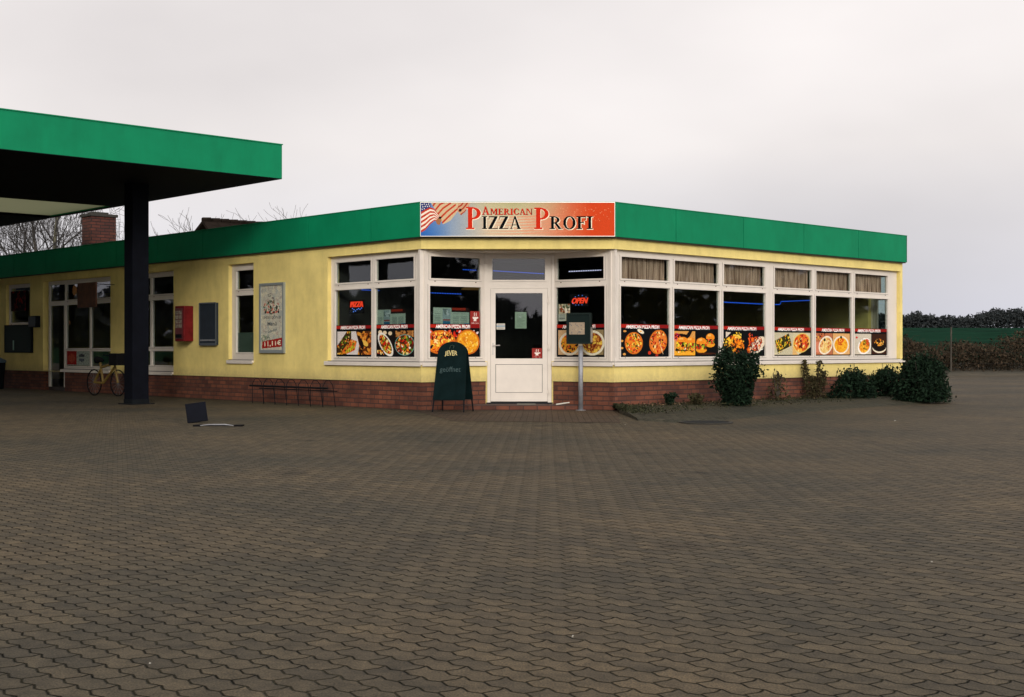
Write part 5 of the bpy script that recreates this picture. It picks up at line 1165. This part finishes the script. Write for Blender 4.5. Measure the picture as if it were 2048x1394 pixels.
# ------------------------------------------------------------------ trees
def grow(segs, p, d, L, r, depth, spread, droop=0, tw=3):
    n = 4 if depth > 1 else 3; pts = [p.copy()]; rad = [r]; q = p.copy(); dd = d.copy()
    for k in range(n):
        dd = (dd+Vector((random.gauss(0, .12), random.gauss(0, .12), random.gauss(0, .08)+.03-droop*(1 if depth < 2 else .15)))).normalized()
        q = q+dd*L/n; pts.append(q.copy()); rad.append(r*(1-.55*(k+1)/n)); 
        if depth > 0 and k >= (1 if depth > 2 else 0):
            for _ in range(tw if depth < 3 else 2):
                if random.random() < .78:
                    a = random.uniform(0, 6.28); o = dd.orthogonal().normalized(); o2 = dd.cross(o); s = random.uniform(.5, 1)*spread
                    nd = (dd+(o*math.cos(a)+o2*math.sin(a))*s).normalized(); grow(segs, q, nd, L*random.uniform(.5, .72), rad[-1]*.6, depth-1, spread, droop, tw)
    segs.append((pts, rad, depth))
def tree(label, base, h, depth, m_tr, m_cr, name='bare_tree', spread=.8, droop=0, tw=2, trunk_r=.12, lean=0, clear=.35, seed=1, minr=.006, group=None, subtr=None):
    random.seed(seed); e = empty(name, base); tag(e, label, 'tree', group)
    tp = [Vector((lean*t*t+random.gauss(0, .04)*t, random.gauss(0, .04)*t, h*.95*t)) for t in (0, .2, .4, .6, .8, 1)]; tr = [trunk_r*(1-.8*t) for t in (0, .2, .4, .6, .8, 1)]
    bm = bmesh.new(); tube(bm, tp, tr, 8); obj('trunk', bm, m_tr, e)
    segs = []
    nb = 13
    for k in range(nb):
        t = clear+(1-clear)*k/nb; i = min(4, int(t*5)); f = t*5-i; q = tp[i].lerp(tp[i+1], f); a = k*2.4+random.uniform(-.4, .4); up = .7+.6*t
        grow(segs, q, Vector((math.cos(a), math.sin(a)*.8, up)).normalized(), h*(.42-.22*t), trunk_r*(.42-.28*t), depth, spread, droop, tw)
    bm = bmesh.new()
    for pts, rad, dp in segs: tube(bm, pts, [max(x, minr) for x in rad], 3 if dp < 2 else 5, cap=False)
    if droop:      # hanging weeping twigs
        tips = [s[0][-1] for s in segs if s[2] <= 1] ; random.shuffle(tips)
        for tpnt in tips[:420]:
            l = random.uniform(.5, 1.7); x = tpnt.copy(); pts = [x.copy()]
            for k in range(4): x = x+Vector((random.gauss(0, .05), random.gauss(0, .05), -l/4)); pts.append(x.copy())
            tube(bm, pts, [.005]*5, 3, cap=False)
    obj('crown', bm, m_cr, e); random.seed(seed+99)
tree('weeping birch with pale trunk seen above the roof beside the chimney', P(109, 697, 46)*Vector((1, 1, 0)) if False else Vector((P(109, 697, 46).x, 46, 0)), 6.6, 3, birchbark, birchdark, 'birch_tree', .75, .10, 1, .17, .1, .25, 11, .006)
tree('dark forked bare tree seen above the roof at the far left', Vector((P(84, 697, 44).x, 44, 0)), 5.9, 3, bark, birchdark, 'bare_tree', .75, .10, 1, .15, -.3, .3, 12, .006)
tree('bare tree at the far left edge above the roof', Vector((P(34, 697, 50).x, 50, 0)), 6.0, 3, bark, birchdark, 'bare_tree', .8, .08, 1, .13, .4, .3, 13, .006)
for px, py, Yd, sd, lb in ((372, 424, 62, 21, 'small bare tree crown just left of the dark tiled roof'), (398, 414, 66, 22, 'bare tree crown rising behind the left end of the dark tiled roof'), (527, 415, 70, 23, 'bare forked tree crown above the green fascia right of the tiled roof'), (589, 404, 70, 24, 'tallest bare tree crown above the green fascia left of the sign'), (475, 432, 75, 25, 'faint bare tree tips behind the dark tiled roof'), (566, 428, 74, 26, 'low bare tree tips between two taller crowns above the fascia'), (312, 452, 66, 27, 'thin bare tree tips beside the canopy column'), (240, 455, 64, 28, 'thin bare tree tips right of the brick chimney')):
    tree(lb, Vector((P(px, 697, Yd).x, Yd, .3)), (P(px, py, Yd).z-.3)*.83, 2, bark, twig, 'bare_tree', .62, 0, 1, .12, .1, .3, sd, .008, 'bare trees behind the building')
random.seed(5)
# neighbouring house roof behind
Yh = 47.0; rp_ = P(405, 440, Yh); hs_ = empty('neighbouring_house', (rp_.x+3, Yh+2, 0)); tag(hs_, 'neighbouring house with a dark tiled roof just showing above the green fascia', 'house')
FHH = Fr(rp_.x, rp_.y, *uR)
bm = bmesh.new(); zr = rp_.z; ze = zr-1.9; Lh = 9
pts = [(0, 0, zr), (Lh, 0, zr), (Lh, -2.6, ze), (-.25, -2.6, ze), (Lh, 2.6, ze), (-.25, 2.6, ze)]
def roofslab(bm, a, b, c, d, t=.12):
    up = [bm.verts.new(p) for p in (a, b, c, d)]; dn = [bm.verts.new((p[0], p[1], p[2]-t)) for p in (a, b, c, d)]
    bm.faces.new(up); bm.faces.new(dn[::-1])
    for i in range(4): bm.faces.new((up[i], dn[i], dn[(i+1) % 4], up[(i+1) % 4]))
roofslab(bm, pts[3], pts[2], pts[1], pts[0]); roofslab(bm, pts[0], pts[1], pts[4], pts[5])
for k in range(24): tube(bm, [(k*Lh/24, 0, zr+.01), ((k+.9)*Lh/24, 0, zr+.03)], .09, 6)
obj('roof', bm, rooftile, hs_, FHH.M)
obj('wall', B((.2, Lh-.2, -2.3, 2.3, 0, ze-.05)), render_m, hs_, FHH.M)

# far woods
def wood(name, label, fn, n, s0, s1):
    bm = bmesh.new(); leafcloud(bm, n, fn, s0, s1, 1); tag(obj(name, bm, wood_l), label, 'wood', None, 'stuff')
def farw():
    x = random.uniform(90, 460); px = 1024+x/700*F
    g = 10.6
    if 1790 < px < 2048+300:
        top = np.interp(px, [1790, 1812, 1838, 1855, 1862, 1880, 1905, 1930, 1955, 1972, 1990, 2048, 2350], [17, 19, 24, 22, 17, 13, 17, 15, 18, 26, 31, 30, 34])
    else: top = 20
    top = top*700/F+1.6+1.0*math.sin(x*.7)+.7*math.sin(x*1.9+1)+random.random()*1.0
    return Vector((x, 700+random.uniform(-8, 12), g+(top+.3)*random.random()**.65))
wood('distant_wood', 'dark line of leafless trees on the horizon beyond the green field', farw, 70000, .45, 1.15)
def ringw(x0, x1, y0, y1, h):
    def f():
        x = random.uniform(x0, x1); y = random.uniform(y0, y1); k = (x+y); t = h*(1+.18*math.sin(k*.17)+.12*math.sin(k*.43))
        return Vector((x, y, t*random.random()))
    return f
wood('side_wood', 'dark belt of trees far to the right of the yard', ringw(120, 128, -60, 100, 12), 20000, .5, 1.3)
wood('side_wood', 'dark belt of trees far to the left of the yard', ringw(-128, -120, 10, 150, 9), 16000, .5, 1.2)
def shade_belt():  # added unseen trees, made tall to block sky light from the canopy facade
    t = random.random(); return Vector((-64+46*t+random.gauss(0, 2), 12-60*t+random.gauss(0, 2), 18*random.random()*(1+.15*math.sin(t*40))))
wood('side_wood', 'added belt of tall unseen trees behind left, shading the facade under the canopy', shade_belt, 30000, .5, 1.2)
wood('side_wood', 'dark belt of trees behind the photographer across the yard', ringw(-70, 70, -96, -90, 5.4), 12000, .5, 1.2)

# ------------------------------------------------------------------ world, sun, camera
sc_ = bpy.context.scene; w = bpy.data.worlds.new('World'); sc_.world = w; w.use_nodes = True; nt = w.node_tree; N = nt.nodes.new; LK = nt.links.new
bg = nt.nodes['Background']; bg.inputs['Strength'].default_value = .1
SEL, SAZ = 20, 6      # sun elevation; azimuth east of due behind the camera
sky = N('ShaderNodeTexSky'); sky.sky_type = 'NISHITA'; sky.sun_disc = False; sky.sun_elevation = R(SEL); sky.sun_rotation = R(180-SAZ); sky.air_density = 1; sky.dust_density = 3
tc = N('ShaderNodeTexCoord'); mp = N('ShaderNodeMapping'); mp.inputs['Scale'].default_value = (1, 1, 2.2); mp.inputs['Rotation'].default_value = (0, R(22), R(20)); mp.inputs['Location'].default_value = (2.6, 8.4, 5.3)
LK(tc.outputs['Generated'], mp.inputs[0])
n1 = N('ShaderNodeTexNoise'); n1.inputs['Scale'].default_value = 1.5; n1.inputs['Detail'].default_value = 5; n1.inputs['Roughness'].default_value = .45; LK(mp.outputs[0], n1.inputs['Vector'])
r1 = N('ShaderNodeValToRGB'); r1.color_ramp.elements[0].position = .34; r1.color_ramp.elements[1].position = .68
r1.color_ramp.elements[0].color = (.655, .612, .603, 1); r1.color_ramp.elements[1].color = (.95, .892, .868, 1); LK(n1.outputs['Fac'], r1.inputs['Fac'])
sp = N('ShaderNodeSeparateXYZ'); LK(tc.outputs['Generated'], sp.inputs[0])
# horizon band slightly bluer and darker
rh = N('ShaderNodeValToRGB'); rh.color_ramp.elements[0].position = .0; rh.color_ramp.elements[1].position = .15
rh.color_ramp.elements[0].color = (.74, .80, .93, 1); rh.color_ramp.elements[1].color = (1, 1, 1, 1); LK(sp.outputs['Z'], rh.inputs['Fac'])
m1 = N('ShaderNodeMix'); m1.data_type = 'RGBA'; m1.blend_type = 'MULTIPLY'; m1.inputs['Factor'].default_value = 1; LK(r1.outputs['Color'], m1.inputs['A']); LK(rh.outputs['Color'], m1.inputs['B'])
# brighter cloud towards the hidden sun (behind the camera)
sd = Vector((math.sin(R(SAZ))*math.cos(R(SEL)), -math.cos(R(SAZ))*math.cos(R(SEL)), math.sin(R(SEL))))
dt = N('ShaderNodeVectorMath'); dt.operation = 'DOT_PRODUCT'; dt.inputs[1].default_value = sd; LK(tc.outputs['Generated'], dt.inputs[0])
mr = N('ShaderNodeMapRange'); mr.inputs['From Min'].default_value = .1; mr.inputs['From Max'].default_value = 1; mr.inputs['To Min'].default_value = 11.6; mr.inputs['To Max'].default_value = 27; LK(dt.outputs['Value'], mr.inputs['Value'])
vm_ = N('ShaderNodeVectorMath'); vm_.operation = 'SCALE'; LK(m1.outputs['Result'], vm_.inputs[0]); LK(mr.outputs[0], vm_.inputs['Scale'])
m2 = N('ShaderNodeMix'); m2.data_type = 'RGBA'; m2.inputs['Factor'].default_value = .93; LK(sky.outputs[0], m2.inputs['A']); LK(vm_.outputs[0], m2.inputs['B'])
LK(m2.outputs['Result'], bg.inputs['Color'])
sl = bpy.data.lights.new('sun', 'SUN'); sl.energy = 1.25; sl.angle = R(12); sl.color = (1, .93, .84)
so = bpy.data.objects.new('sun', sl); C.objects.link(so); so.rotation_euler = (-sd).to_track_quat('-Z', 'Y').to_euler()

cam = bpy.data.cameras.new('camera'); co = bpy.data.objects.new('camera', cam); C.objects.link(co)
co.location = (0, 0, H); co.rotation_euler = (R(90), 0, 0); cam.sensor_width = 36; cam.lens = 36*F/2048; cam.clip_end = 4000; cam.clip_start = .1
sc_.camera = co
sc_.view_settings.view_transform = 'Standard'; sc_.view_settings.look = 'None'; sc_.view_settings.exposure = 0; sc_.view_settings.gamma = 1
